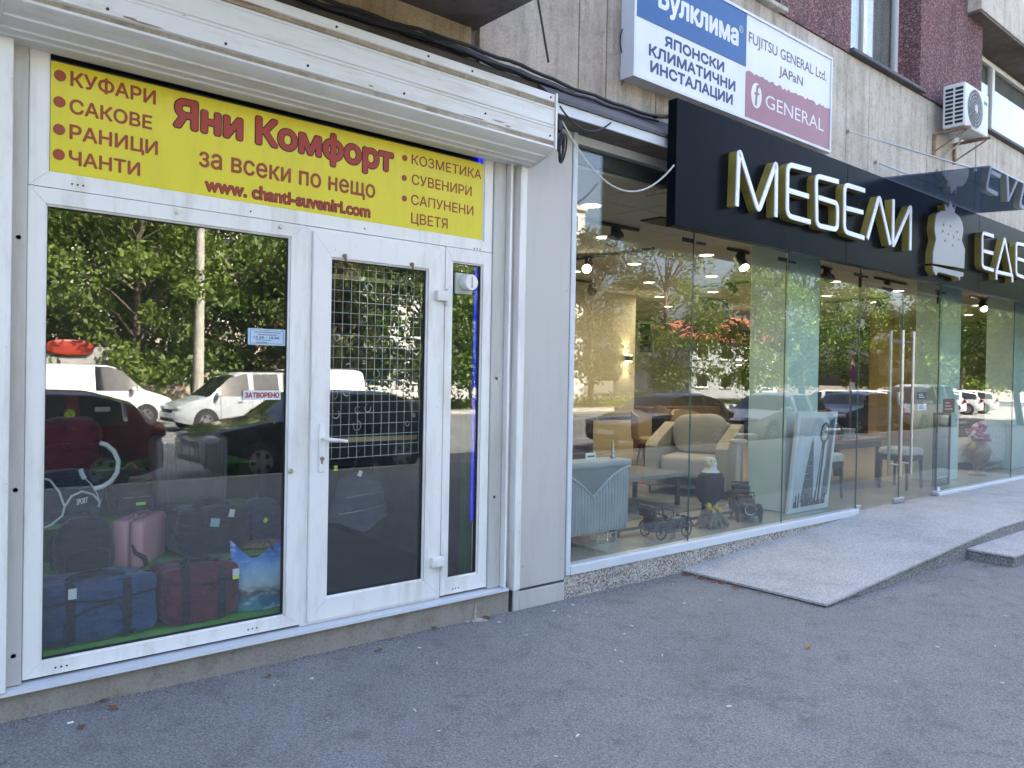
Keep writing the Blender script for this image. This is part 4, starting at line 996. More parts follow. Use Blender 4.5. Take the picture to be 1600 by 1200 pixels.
# ramp and step
RP = thing('entrance_ramp', 'pale granite slab ramp rising to the furniture store door', 'ramp', (8, -.6, 0))
xs_ = [5.13, 7.86, 10.9, 13.4]; zt = [.016, .168, .196, .196]
mb = MB(); top = [(5.13, .016), (7.86, .163), (8.4, .186), (13.4, .186)]
mb.prism(top + [(13.4, .170), (8.4, .170), (7.86, .147), (5.13, .0)], -1.225, -.024); mb.build('slab', M_RAMP, RP)
mb = MB(); mb.prism([(5.16, -.03), (5.16, -.002), (7.86, .146), (8.4, .169), (13.38, .169), (13.38, -.05)], -1.205, -.03); mb.build('ramp_base', M_RAMPSIDE, RP)
SPT = thing('entrance_step', 'low granite step beside the top of the ramp', 'step', (8.6, -1.5, 0))
MB().box(7.62, -1.585, .055, 9.2, -1.208, .075, .003, 1).build('tread', M_RAMP, SPT); MB().box(7.64, -1.57, -.05, 9.2, -1.207, .054).build('riser', M_RAMPSIDE, SPT)
# ------------------------------------------------------------------ inside the furniture shop
M_WALLW = plain('cream_wall', (.50, .43, .31), .85, var=.05, vscale=1); M_CEIL = plain('ceiling_tile', (.52, .485, .42), .9, var=.04)
M_FLOOR = plain('beige_floor_tile', (.40, .35, .28), .22, var=.08, vscale=2); M_WALN = plain('walnut_wall', (.06, .042, .028), .5, var=.3, vscale=3)
mb = MB(); mb.quad((3.6, 9.5, .19), (22, 9.5, .19), (22, 9.5, 3.0), (3.6, 9.5, 3.0)); mb.quad((3.6, .08, .19), (3.6, 9.5, .19), (3.6, 9.5, 3), (3.6, .08, 3)); mb.build('shop_walls', M_WALLW, BLD)
MB().quad((20.4, .08, .19), (20.4, 10, .19), (20.4, 10, 3), (20.4, .08, 3)).build('shop_wall_panel', M_WALN, BLD)
# ceiling with visible tile joints
mb = MB(); s_ = .6
for i in range(28):
    for j in range(16):
        x, y = 3.6+i*s_, .10+j*s_; mb.box(x+.006, y+.006, 3.0, x+s_-.006, y+s_-.006, 3.02)
mb.build('shop_ceiling', M_CEIL, BLD); MB().box(3.5, .06, 3.0205, 22, 10, 3.12).build('ceiling_void', M_DARK, BLD)
MB().box(3.6, .055, .15, 20.4, 9.6, .19).build('shop_floor', M_FLOOR, BLD)
for a, b, y0, y1, mt in ((9.15, 10.95, 5.5, 6.6, M_WALLW), (17.6, 20.2, 4.2, 4.4, plain('tan_partition', (.42, .29, .13), .7, var=.06))):
    MB().box(a, y0, .191, b, y1, 2.998).build('partition', mt, BLD)
M_COL = plain('pale_column', (.50, .60, .57), .75, var=.04)
for a, b, y0, y1 in ((7.305, 7.937, .38, .815), (11.385, 12.065, .50, .834), (14.2, 14.9, .5, .9)): MB().box(a, y0, .191, b, y1, 2.999, .01, 1).build('column', M_COL, BLD)

WARM = (1.0, .80, .54)
def downlight(x, y, w=2.0):
    T = thing('ceiling_light', 'glowing round downlight in the shop ceiling', 'ceiling light', (x, y, 2.985), 0, 'round downlights in the furniture shop ceiling')
    mb = MB(); mb.lathe([(.085, 0), (.10, .0), (.10, .012), (.085, .012)], (x, y, 2.986), 24); mb.build('rim', M_WHITE, T)
    mb = MB(); mb.lathe([(.001, 0), (.084, .0), (.084, .006), (.001, .006)], (x, y, 2.985), 24); mb.build('diffuser', MATS.get('lamp_glow') or plain('lamp_glow', (.8, .7, .55), .5, emit=(1., .82, .56, .75)), T)
    l = bpy.data.lights.new('lamp', 'AREA'); l.shape = 'DISK'; l.size = .2; l.energy = w; l.color = WARM
    o = bpy.data.objects.new('lamp', l); COL.objects.link(o); o.location = (x, y, 2.975); return T
for x, y in ((4.94, .86), (6.15, 1.83), (7.85, 1.77), (7.85, 2.88), (7.86, 3.97), (9.5, 2.87), (9.5, 4.0), (11.15, 1.9), (11.2, 4.04), (11.3, 5.25), (11.3, 7.44), (12.9, 1.74), (12.9, 2.94), (12.9, 6.32), (12.7, 8.37), (14.46, 2.82), (16.14, 1.7), (18.2, 2.6)): downlight(x, y)

M_GLOW = plain('spot_glow', (.9, .8, .6), .4, emit=(1., .85, .6, 7))
def track(a, b, heads, label):
    T = thing('track_light', label, 'track light', ((a[0]+b[0])/2, (a[1]+b[1])/2, 2.95), 0, 'black track lights in the furniture shop')
    mb = MB(); mb.tube([(a[0], a[1], 2.975), (b[0], b[1], 2.975)], .018, 4); mb.build('rail', M_BLACK, T)
    for (x, y, az, el, lit) in heads:
        d = Vector((math.cos(R(az))*math.cos(R(el)), math.sin(R(az))*math.cos(R(el)), -math.sin(R(el)))); c = Vector((x, y, 2.86))
        mb = MB(); mb.box(x-.035, y-.035, 2.90, x+.035, y+.035, 2.965, .005); mb.box(x-.02, y-.02, 2.80, x+.02, y+.02, 2.90); mb.tube([c-d*.075, c+d*.075], .058, 18); mb.tube([c+d*.0751, c+d*.10], .063, 18); h = mb.build('spot_head', M_BLACK, T)
        mb = MB(); mb.tube([c+d*.1005, c+d*.104], .052, 18); mb.build('lens', M_GLOW if lit else M_DARK, h)
tr = lambda s: 'black ceiling track with ' + s
track((5.22, 1.28), (6.04, 1.27), [(5.72, 1.28, 200, 25, 0), (5.02, 1.28, 90, 40, 0)], tr('spotlight nearest the tall window'))
track((6.96, 3.12), (7.01, 1.87), [(6.97, 2.85, 215, 22, 1)], tr('one dazzling lit spotlight'))
track((7.56, 1.28), (7.98, 1.28), [(7.82, 1.28, 250, 50, 1)], tr('lit spotlight tilted down just left of the pale column'))
track((10.4, 3.72), (10.32, 2.8), [(10.36, 3.1, 190, 15, 0)], tr('one round spotlight seen left of the column'))
track((11.75, 4.71), (12.54, 4.65), [(11.9, 4.7, 230, 30, 0), (12.15, 4.69, 260, 20, 0), (12.45, 4.66, 220, 30, 0)], tr('three dark spotlights in a row'))
track((8.3, 4.58), (8.9, 4.58), [(8.85, 4.58, 230, 25, 0)], tr('spotlight far back at the left'))
track((9.5, 1.26), (9.82, 1.25), [(9.72, 1.26, 230, 15, 0)], tr('spotlight just right of the wide column'))
track((13.86, 3.58), (13.67, 2.01), [(13.8, 3.2, 210, 20, 0), (13.72, 2.4, 230, 20, 0)], tr('two spotlights behind the glass door'))
track((11.0, 1.24), (12.03, 1.25), [(11.4, 1.25, 215, 20, 0)], tr('spotlight over the glass door'))
track((14.33, 1.2), (15.9, 1.19), [(14.9, 1.2, 215, 35, 1), (15.4, 1.2, 215, 30, 0)], tr('two spotlights at the far right'))
MB_ = MB(); MB_.box(5.75, .75, 2.985, 6.15, 1.0, 2.998); solo(MB_, 'ceiling_vent', M_DARK, 'dark square ceiling vent near the shop window', 'vent', (5.95, .87, 2.985))

# wall lamps and painting far inside
for p_, lb in (((10.699, 5.460, 1.870), 'two-way wall lamp on the near cream wall block'), ((13.987, 5.400, 1.886), 'two-way wall lamp glowing beside the column')):
    T = thing('wall_lamp', lb, 'wall lamp', p_)
    x, y, z = p_
    MB().box(x-.05, y-.09, z-.05, x+.05, y+.02, z+.05, .008).build('lamp_body', M_BLACK, T)
    mb = MB(); mb.box(x-.04, y-.08, z+.0505, x+.04, y-.0, z+.054); mb.box(x-.04, y-.08, z-.054, x+.04, y, z-.0505); mb.build('lamp_glow', M_GLOW, T)
    for s_ in (1, -1):
        l = bpy.data.lights.new('lamp', 'SPOT'); l.energy = 1.6; l.spot_size = R(70); l.color = WARM; l.shadow_soft_size = .03
        o = bpy.data.objects.new('lamp', l); COL.objects.link(o); o.location = (x, y-.06, z+s_*.07); o.rotation_euler = (0 if s_ < 0 else math.pi, 0, 0)
px0, px1 = (15.447, 9.300, 2.992), (16.100, 9.300, 2.111)
T = thing('wall_painting', 'tall dark painting of red blossoms in a pale frame on the back wall', 'painting', (px0[0], 9.3, px1[2]))
ring(MB(), px0[0], px1[2], px1[0], px0[2], .08, .08, .08, .08, 9.28, 9.40).build('picture_frame', M_ALU, T)
MB().box(px0[0]+.081, 9.33, px1[2]+.081, px1[0]-.081, 9.36, px0[2]-.081).build('canvas', plain('blossom_painting', (.05, .02, .025), .6, var=.9, vscale=5), T)
# furniture
V_GREY = plain('grey_velvet', (.30, .31, .335), .75, 0, .15, 30, var=.15, vscale=5, sheen=.3); V_GREYD = plain('dark_grey_velvet', (.20, .205, .22), .8, var=.1)
V_BEIGE = plain('beige_upholstery', (.36, .32, .265), .85, 0, .15, 140, var=.08); V_CREAM = plain('cream_cushion', (.42, .39, .345), .85, 0, .12, 90, var=.06)
M_DWOOD = plain('dark_wood', (.035, .026, .022), .45, var=.2, vscale=10)
SF = thing('sofa', 'grey channelled velvet sofa with its V-seamed back to the window', 'sofa', (4.45, .6, .19))
mb = MB(); mb.box(3.45, .37, .30, 4.94, .56, .815, .03, 3); mb.box(3.45, .57, .30, 4.90, 1.15, .55, .05, 3); mb.build('sofa_body', V_GREY, SF)
mb = MB(); mb.box(3.45, .345, .812, 4.945, .575, .868, .022, 3); mb.build('top_rail', V_GREY, SF)
# channels of the back, cut to a V
mb = MB(); ctr_, zt_ = 4.50, .66
def vline(x): 
    t = min(1, abs(x-ctr_)/.46); return .585+.225*math.sin(t*math.pi/2)**.9
for k in range(44):
    x0 = 3.46+k*.0337; x1 = x0+.0317
    if x1 > 4.94: break
    z1 = vline((x0+x1)/2); mb.sup(((x0+x1)/2, .366, (.305+z1)/2), (.0175, .012, (z1-.305)/2), 6, 10, 10)
mb.build('channel_panel', V_GREY, SF)
pth = [(x, .352, vline(x)+.004) for x in [3.47+i*.0365 for i in range(41)] if x < 4.935]
MB().tube(pth, .007, 6).build('piping', plain('pale_piping', (.5, .51, .54), .6), SF)
MB().box(3.47, .362, .60, 4.93, .369, .812).build('yoke', V_GREYD, SF)
mb = MB()
for x0 in (3.6, 4.62):
    for z in (.195, .235, .275): mb.tube([(x0, .42, z), (x0+.22, .42, z)], .007, 6); mb.tube([(x0, .50, z), (x0+.22, .50, z)], .007, 6)
    for x in (x0, x0+.11, x0+.22): mb.tube([(x, .42, .192), (x, .42, .30)], .008, 6)
mb.build('leg', plain('chrome', (.6, .58, .55), .15, 1.), SF)
mb = MB(); mb.sup((4.13, .72, .92), (.20, .09, .15), 3, 24, 14, jit=.1); solo(mb, 'cushion', plain('white_cushion', (.55, .58, .62), .8), 'white cushion standing on the grey sofa', 'cushion', (4.13, .72, .77))
mb = MB(); mb.sup((4.40, .76, .92), (.13, .06, .15), 3, 24, 14, jit=.1); solo(mb, 'cushion', plain('gold_patterned_cushion', (.22, .19, .12), .6, var=.7, vscale=25), 'dark gold patterned cushion beside the white cushion', 'cushion', (4.40, .76, .77))
mb = MB(); mb.prism([(4.50, .869), (4.61, .869), (4.61, .925), (4.50, .925)], .44, .447); o = solo(mb, 'price_card', M_PAPER, 'white price card standing on the grey sofa back', 'card', (4.555, .44, .869))
mb = MB(); mb.box(4.515, .4385, .892, 4.595, .4395, .905); mb.build('printing', M_DARK, o)
mb = MB(); mb.lathe([(.022, 0), (.024, .01), (.010, .03), (.018, .06), (.008, .09), (.012, .11), (.003, .15)], (4.83, .46, .869), 14); solo(mb, 'figurine', M_STEEL, 'small silver figurine on the end of the grey sofa back', 'figurine', (4.83, .46, .869))

AM = thing('armchair', 'beige upholstered armchair with sloping arms facing the street', 'armchair', (7.72, 1.78, .19), R(-68))
def loc(m_, name, mat, par): return m_.build(name, mat, par, world=False)
# local frame: faces -y, x across
m_ = MB(); m_.box(-.33, -.34, .20, .33, .30, .45, .06, 4); loc(m_, 'seat_cushion', V_CREAM, AM)
for s_ in (-1, 1):
    m_ = MB(); pr = [(-.42, .12), (-.42, .56), (-.36, .605), (-.28, .63), (.34, .80), (.42, .80), (.42, .12)]
    m_.prism(pr, s_*.335, s_*.47, 'x'); loc(m_, 'arm', V_BEIGE, AM)
m_ = MB(); m_.box(-.332, .30, .12, .332, .44, .82, .05, 3); loc(m_, 'backrest', V_BEIGE, AM)
m_ = MB(); m_.sup((0, .21, .68), (.32, .10, .24), 3.4, 28, 16, jit=.06, M=None); loc(m_, 'back_cushion', V_CREAM, AM)
m_ = MB(); m_.box(-.46, -.41, .10, .46, .42, .135); loc(m_, 'seat_frame', M_STEEL, AM)
for sx_ in (-.42, .42):
    for sy_ in (-.38, .38): m_ = MB(); m_.tube([(sx_, sy_, 0), (sx_, sy_, .10)], .012, 8); loc(m_, 'leg', M_BLACK, AM)
CT = thing('coffee_table', 'low coffee table with a grey top in front of the armchair', 'table', (6.25, 1.6, .19))
MB().box(5.6, 1.25, .50, 6.85, 1.95, .545, .004, 1).build('tabletop', plain('grey_glass_top', (.22, .24, .25), .12), CT)
for x in (5.66, 6.79):
    for y in (1.31, 1.89): MB().box(x-.02, y-.02, .19, x+.02, y+.02, .499).build('leg', M_DWOOD, CT)
mb = MB().box(5.0, 1.0, .1915, 8.4, 3.1, .199); solo(mb, 'rug', plain('grey_rug', (.16, .155, .15), .95, 0, .4, 120, var=.35, vscale=5), 'grey woven rug under the coffee table', 'rug', (6.7, 2, .19))
mb = MB().box(6.6, 2.6, .2005, 9.4, 4.6, .209); solo(mb, 'rug', plain('red_rug', (.26, .045, .03), .95, 0, .4, 120, var=.3, vscale=5), 'red rug behind the beige armchair', 'rug', (8, 3.5, .2))
# second armchair, dining set behind, sideboards
def chair(loc_, rz, label, up, leg, group='upholstered dining chairs'):
    T = thing('dining_chair', label, 'chair', loc_, rz, group)
    m_ = MB(); m_.sup((0, 0, .45), (.23, .23, .05), 4, 24, 10); loc(m_, 'seat', up, T)
    vs = []; nn = 14
    m_ = MB()
    for k in range(nn+1):
        a = R(20+140*k/nn); r_ = .25
        for (dr, z) in ((0, .47), (.02, .88), (.055, .88), (.035, .47)): vs.append(((r_+dr)*math.cos(a), (r_+dr)*math.sin(a), z-.10*abs(math.cos(a))**3*(z > .5)))
    fs = [(4*k+i, 4*k+(i+1) % 4, 4*k+4+(i+1) % 4, 4*k+4+i) for k in range(nn) for i in range(4)] + [(3, 2, 1, 0), (4*nn, 4*nn+1, 4*nn+2, 4*nn+3)]
    m_.add(vs, fs); loc(m_, 'backrest', up, T)
    for a in (45, 135, 225, 315): m_ = MB(); m_.tube([(.17*math.cos(R(a)), .17*math.sin(R(a)), .42), (.24*math.cos(R(a)), .24*math.sin(R(a)), 0)], [.018, .011], 8); loc(m_, 'leg', leg, T)
    return T
V_TAN = plain('tan_upholstery', (.34, .24, .13), .8, var=.1)
c0 = chair((8.9, 3.4, .19), R(20), 'tan curved-back chair left of the pair behind the beige armchair', V_TAN, M_DWOOD)
dup(c0, (9.7, 3.3, .19), R(-15), 'tan curved-back chair right of the pair behind the beige armchair')
dup(c0, (10.9, 4.6, .19), R(60), 'tan curved-back chair deep in the shop')
T = thing('dining_table', 'dark dining table deep in the shop behind the armchair', 'table', (9.4, 4.4, .19)); MB().box(8.4, 4.0, .90, 10.4, 4.9, .95, .006, 1).build('tabletop', M_DWOOD, T)
for x in (8.5, 10.3): MB().box(x-.04, 4.2, .19, x+.04, 4.7, .899).build('leg', M_DWOOD, T)
T = thing('lounge_chair', 'brown high-backed lounge chair behind the grey sofa', 'armchair', (7.0, 3.9, .19), R(10))
m_ = MB(); m_.sup((0, .3, .80), (.40, .13, .55), 3, 28, 18, jit=.05); loc(m_, 'backrest', V_TAN, T)
m_ = MB(); m_.sup((0, -.05, .38), (.40, .38, .12), 4, 28, 12); loc(m_, 'seat', V_TAN, T)
for sx_ in (-.3, .3):
    for sy_ in (-.3, .3): m_ = MB(); m_.tube([(sx_, sy_, 0), (sx_, sy_, .3)], .02, 8); loc(m_, 'leg', M_DWOOD, T)
T = thing('cabinet', 'brown sideboard against the back of the shop', 'cabinet', (12.2, 5.6, .19)); MB().box(11.2, 5.35, .25, 13.4, 5.85, 1.0, .01, 1).build('cabinet_body', plain('brown_veneer', (.16, .09, .05), .4, var=.2, vscale=4), T)
mb = MB()
for k in range(3): mb.box(11.24+k*.715, 5.335, .29, 11.93+k*.715, 5.349, .96, .003, 1)
mb.build('cabinet_door', MATS['brown_veneer'], T)
# dark plant behind the sofa
T = thing('potted_plant', 'dark leafy plant behind the sofa at the edge of the window', 'plant', (4.62, 1.6, .19))
mb = MB(); mb.lathe([(.10, 0), (.15, .25), (.16, .3), (.14, .3)], (4.62, 1.6, .19), 18); mb.build('pot', M_DARK, T)
mb = MB(); rg = random.Random(2)
for k in range(130):
    a = rg.uniform(0, 6.28); r_ = rg.uniform(.05, .30); z = rg.uniform(.55, 1.28); b_ = Vector((4.62+r_*math.cos(a), 1.6+r_*math.sin(a), z)); d = Vector((math.cos(a+rg.uniform(-1, 1)), math.sin(a+rg.uniform(-1, 1)), rg.uniform(-.4, .5))).normalized()*rg.uniform(.10, .17); q = d.cross(Vector((0, 0, 1)))*.22
    mb.add([b_-d*.5, b_+q, b_+d*.5, b_-q], [(0, 1, 2, 3)])
for k in range(7): mb.tube([(4.62, 1.6, .45), (4.62+.1*math.cos(k), 1.6+.1*math.sin(k), .8), (4.62+.24*math.cos(k), 1.6+.24*math.sin(k), 1.2)], .006, 5)
mb.build('leaves', leaf_mat('dark_leaf', (.012, .03, .012), (.02, .05, .02), (.04, .08, .03)), T)

# eagle statue on a gnarled wooden perch
EG = thing('eagle_statue', 'bald eagle statue with white head on a gnarled wood perch', 'statue', (6.03, .36, .19))
F_DK = plain('dark_feathers', (.010, .010, .012), .7, 0, .6, 55, var=.4, vscale=40); F_WH = plain('white_feathers', (.62, .62, .60), .7, 0, .5, 70, var=.12, vscale=30); M_BEAK = plain('yellow_beak', (.62, .38, .03), .4)
mb = MB(); prof_ = [(.30, .02, .02), (.33, .055, .05), (.40, .088, .075), (.48, .112, .09), (.56, .120, .095), (.62, .112, .09), (.665, .088, .078), (.69, .062, .062), (.71, .050, .054), (.735, .050, .055), (.765, .051, .058), (.795, .046, .054), (.815, .032, .040), (.825, .008, .012)]
n_ = 28; vs = []
for (z, rx, ry_) in prof_:
    z = .825-(.825-z)*.86
    dx = -.012*max(0, (z-.68)/.14)
    for k in range(n_):
        a = 2*math.pi*k/n_; j_ = 1+.035*noise.noise((math.cos(a)*4, math.sin(a)*4, z*16)); vs.append((6.03+dx+rx*math.cos(a)*j_, .36+ry_*math.sin(a)*j_, z))
fs = []; mi_ = []
for i in range(len(prof_)-1):
    for k in range(n_): fs.append((i*n_+k, i*n_+(k+1) % n_, (i+1)*n_+(k+1) % n_, (i+1)*n_+k)); mi_.append(1 if prof_[i][0] >= .66 else 0)
mb.add(vs, fs); mb.mi = mi_; mb.add([], []); mb.f.append(tuple(range((len(prof_)-1)*n_, len(prof_)*n_))); mb.mi.append(1)
mb.build('bird_body', [F_DK, F_WH], EG)
for s_ in (-1, 1):
    mb = MB(); mb.sup((6.03+s_*.108, .365, .545), (.030, .075, .135), 2.3, 20, 16, jit=.06, jf=20, M=Matrix.Translation((6.03+s_*.108, .365, .545)) @ Matrix.Rotation(s_*R(7), 4, 'Y') @ Matrix.Translation((-6.03-s_*.108, -.365, -.545))); mb.build('wing', F_DK, EG)
    mb = MB(); fx = 6.03+s_*.047
    mb.sup((fx, .345, .390), (.026, .026, .04), 2.4, 14, 10)
    for a in (-115, -90, -65, 90): mb.tube([(fx, .335, .366), (fx+.034*math.cos(R(a)), .325+.040*math.sin(R(a)), .358), (fx+.046*math.cos(R(a)), .325+.055*math.sin(R(a)), .332)], [.010, .009, .004], 7)
    mb.build('foot', M_BEAK, EG)
mb = MB(); mb.tube([(5.985, .335, .772), (5.950, .318, .771), (5.932, .309, .760), (5.929, .307, .742)], [.019, .015, .010, .003], 10); mb.build('beak', M_BEAK, EG)
mb = MB()
for q in ((5.980, .325, .792), (6.012, .305, .792)): mb.sup(q, (.0075, .006, .0065), 2, 10, 8)
mb.build('eye', M_BLACK, EG)
mb = MB(); mb.sup((6.03, .40, .35), (.055, .03, .11), 3, 16, 10); mb.build('tail', F_DK, EG)
mb = MB(); rg = random.Random(8)
for k in range(15):
    a = k*.42+.2; r_ = rg.uniform(.14, .23); zz = rg.uniform(.20, .22)
    mb.tube([(6.03+.03*math.cos(a), .36+.02*math.sin(a), .345), (6.03+.40*r_*math.cos(a+.3), .36+.28*r_*math.sin(a), .31-.02*rg.random()), (6.03+.75*r_*math.cos(a), .36+.5*r_*math.sin(a), .235), (6.03+r_*math.cos(a), .36+.6*r_*math.sin(a), zz)], [.032, .030, .020, .010], 8)
mb.sup((6.03, .36, .305), (.085, .055, .050), 2.4, 20, 12, jit=.3, jf=22); mb.build('perch', plain('gnarled_wood', (.10, .07, .035), .5, 0, .6, 60, var=.6, vscale=18), EG)

# tin model cars
M_TIN = plain('dark_blue_tin', (.020, .028, .045), .35, .3, var=.3, vscale=20); M_TINB = plain('brown_tin', (.07, .045, .03), .4, .3, var=.3); M_TYRE = plain('tin_tyre', (.02, .02, .022), .6)
def wheel(m, c, r_, ax):
    A = Matrix.Translation(c) @ (Matrix.Rotation(R(90), 4, 'X') if ax == 'y' else Matrix.Rotation(R(90), 4, 'Y'))
    m.tube([A @ Vector((r_*math.cos(t), r_*math.sin(t), 0)) for t in [j*math.pi/14 for j in range(28)]], .009, 7, closed=True)
    for j in range(10): m.tube([A @ Vector((.01*math.cos(j*.628), .01*math.sin(j*.628), 0)), A @ Vector((r_*math.cos(j*.628), r_*math.sin(j*.628), 0))], .0028, 5)
    m.tube([A @ Vector((0, 0, -.014)), A @ Vector((0, 0, .014))], .014, 10)
def oldcar(label, loc_, rz):
    T = thing('model_car', label, 'model car', loc_, rz, 'vintage tin model cars in the window')
    # local: length along x, bonnet towards +x
    m_ = MB(); m_.box(-.27, -.085, .085, .30, .085, .105, .004, 1)
    m_.box(.06, -.065, .105, .285, .065, .205, .028, 3); m_.box(-.06, -.10, .105, .06, .10, .19, .012, 2); m_.box(-.26, -.10, .105, -.07, .10, .20, .02, 2); loc(m_, 'car_body', M_TIN, T)
    m_ = MB(); m_.sup((-.17, 0, .225), (.075, .09, .035), 4, 18, 10); m_.box(-.265, -.095, .20, -.225, .095, .31, .012, 2); m_.sup((.0, 0, .21), (.05, .085, .028), 4, 18, 10); m_.box(-.065, -.09, .19, -.045, .09, .26, .008, 2); loc(m_, 'seat', M_TINB, T)
    m_ = MB()
    for k in range(4): m_.tube([(-.30-.012*k, s_, .27+.035*k) for s_ in (-.10, 0, .10)], .016, 7)
    m_.sup((-.275, 0, .325), (.045, .105, .05), 3, 18, 10); loc(m_, 'folded_hood', M_BLACK, T)
    m_ = MB()
    for s_ in (-1, 1):
        m_.tube([(.05, s_*.09, .19), (.03, s_*.085, .31)], .005, 6)
        for cx_ in (-.19, .21): m_.tube([(cx_+.105*math.cos(R(a)), s_*.125, .09+.105*math.sin(R(a))) for a in range(10, 190, 15)], .012, 6)
        m_.box(-.10, s_*.105, .075, .12, s_*.145, .083)
        m_.tube([(.275, s_*.085, .20), (.300, s_*.085, .20)], .026, 12)
    m_.tube([(.03, -.085, .31), (.03, .085, .31)], .005, 6); m_.tube([(-.02, .03, .27), (.03, .03, .22)], .005, 6)
    m_.tube([(-.035+.0*t, .03+.04*math.cos(t), .275+.03*math.sin(t)) for t in [j*math.pi/8 for j in range(16)]], .004, 5, closed=True); loc(m_, 'trim', M_TYRE, T)
    m_ = MB(); m_.tube([(.2855, 0, .155), (.298, 0, .155)], .058, 22); m_.tube([(.297, .062*math.cos(t), .155+.062*math.sin(t)) for t in [j*math.pi/12 for j in range(24)]], .008, 6, closed=True); loc(m_, 'radiator', M_TYRE, T); m_ = MB(); m_.tube([(.2985, .060*math.cos(t), .155+.060*math.sin(t)) for t in [j*math.pi/12 for j in range(24)]], .006, 6, closed=True); loc(m_, 'radiator_ring', M_STEEL, T)
    for cx_ in (-.19, .21):
        for s_ in (-1, 1): m_ = MB(); wheel(m_, (cx_, s_*.125, .085), .076, 'y'); loc(m_, 'wheel', M_TYRE, T)
    return T
c0 = oldcar('vintage tin model car seen side-on between sofa and eagle', (5.36, .33, .19), R(-6)); c0.scale = (.74, .74, .74)
dup(c0, (6.68, .42, .19), R(-136), 'vintage tin model car facing the street right of the eagle').scale = (.84, .84, .84)
mb = MB(); mb.box(4.95, .52, .235, 7.0, .60, .262); 
for x in (5.0, 6.95): mb.box(x-.02, .53, .19, x+.02, .59, .234)
solo(mb, 'display_bench', plain('grey_slate', (.07, .085, .09), .4), 'low dark bar running behind the model cars', 'bench', (6, .56, .19))
mb = MB()
for x, y in ((7.24, .88), (7.31, .92)): mb.tube([(x, y, .20), (x, y, .86)], .022, 10)
mb.sup((7.27, .90, .875), (.11, .07, .028), 3, 16, 8); mb.box(7.18, .82, .191, 7.37, .98, .205)
solo(mb, 'pedestal', M_ALU, 'thin grey two-post stand just left of the wide pale column', 'stand', (7.27, .90, .19))

# big black and white city picture standing in the window
PT = thing('city_picture', 'tall black-and-white city picture with a street clock standing in the window', 'picture', (7.62, .27, .192))
def U(u, v): # picture plane coordinates -> world (slightly leaning)
    x = 7.235+.785*u+.035*v; z = .196+1.01*v; y = .295-.075*v; return Vector((x, y, z))
def pan(m, poly, off, th=.0012, mi=0):
    d = Vector((0, -1, -.05)).normalized(); A_ = [U(*q)+d*off for q in poly]; B_ = [p-d*th for p in A_]; k = len(poly)
    m.add(A_+B_, [tuple(range(k)), tuple(range(2*k-1, k-1, -1))] + [(i, i+k, (i+1) % k+k, (i+1) % k) for i in range(k)], mi)
mb = MB(); pan(mb, [(0, 0), (1, 0), (1, 1), (0, 1)], 0, .03); mb.build('picture_frame', plain('pale_blue_frame', (.56, .62, .66), .4), PT)
mb = MB(); pan(mb, [(.07, .05), (.93, .05), (.93, .95), (.07, .95)], .003); mb.build('photo_ground', plain('photo_sky', (.46, .50, .58), .5, var=.25, vscale=3), PT)
mb = MB(); pan(mb, [(.24, .10), (.58, .08), (.50, .45), (.435, .72), (.42, .76), (.40, .72), (.33, .45)], .0045); mb.build('photo_tower', plain('photo_mid_grey', (.13, .13, .15), .5, var=.9, vscale=45), PT)
mb = MB()
for j in range(22):
    v = .12+j*.027; w0 = .25+.16*(v-.1)/.62; w1 = .57-.13*(v-.1)/.62
    for k in range(5):
        a = w0+(w1-w0)*(k+.25)/5; b_ = w0+(w1-w0)*(k+.7)/5
        if v < .70: pan(mb, [(a, v), (b_, v), (b_, v+.014), (a, v+.014)], .0056, .001)
rg = random.Random(6)
for k in range(30):
    v = .10+k*.027; u0 = .76+.05*(v > .4)+rg.uniform(0, .03); pan(mb, [(u0, v), (.93, v+.05), (.93, v+.064), (u0, v+.015)], .0056, .001)
for k in range(4): pan(mb, [(.80+.037*k, .10+.02*k), (.808+.037*k, .10+.02*k), (.813+.037*k, .93), (.805+.037*k, .93)], .0060, .001)
for k in range(60): u = .08+rg.random()*.78; h = rg.uniform(.015, .16)*rg.random(); pan(mb, [(u, .055), (u+.035, .055), (u+.03, .06+h), (u+.004, .055+h)], .0058+.0003*k/26, .001)
cl = [(.70+.115*math.cos(R(a)), .79+.105*math.sin(R(a))) for a in range(0, 360, 12)]; pan(mb, cl, .0066, .001)
pan(mb, [(.655, .70), (.745, .70), (.73, .64), (.715, .06), (.60, .06), (.655, .62)], .0062, .001)
mb.build('photo_dark', plain('photo_black', (.025, .025, .03), .5), PT)
mb = MB(); pan(mb, [(.70+.085*math.cos(R(a)), .79+.080*math.sin(R(a))) for a in range(0, 360, 12)], .0078, .001); pan(mb, [(.635, .10), (.66, .10), (.68, .62), (.672, .62)], .0072, .0008); mb.build('photo_clock', plain('photo_light', (.50, .52, .56), .5), PT)
mb = MB()
for k in range(12):
    a = R(k*30); c_, s__ = math.cos(a), math.sin(a); pan(mb, [(.70+.06*c_-.006*s__, .79+.056*s__+.006*c_), (.70+.078*c_-.006*s__, .79+.074*s__+.006*c_), (.70+.078*c_+.006*s__, .79+.074*s__-.006*c_), (.70+.06*c_+.006*s__, .79+.056*s__-.006*c_)], .0088, .0008)
pan(mb, [(.695, .785), (.755, .80), (.755, .807), (.695, .797)], .0088, .0008); pan(mb, [(.695, .79), (.67, .84), (.677, .845), (.705, .795)], .0096, .0008); mb.build('photo_hands', MATS['photo_black'], PT)

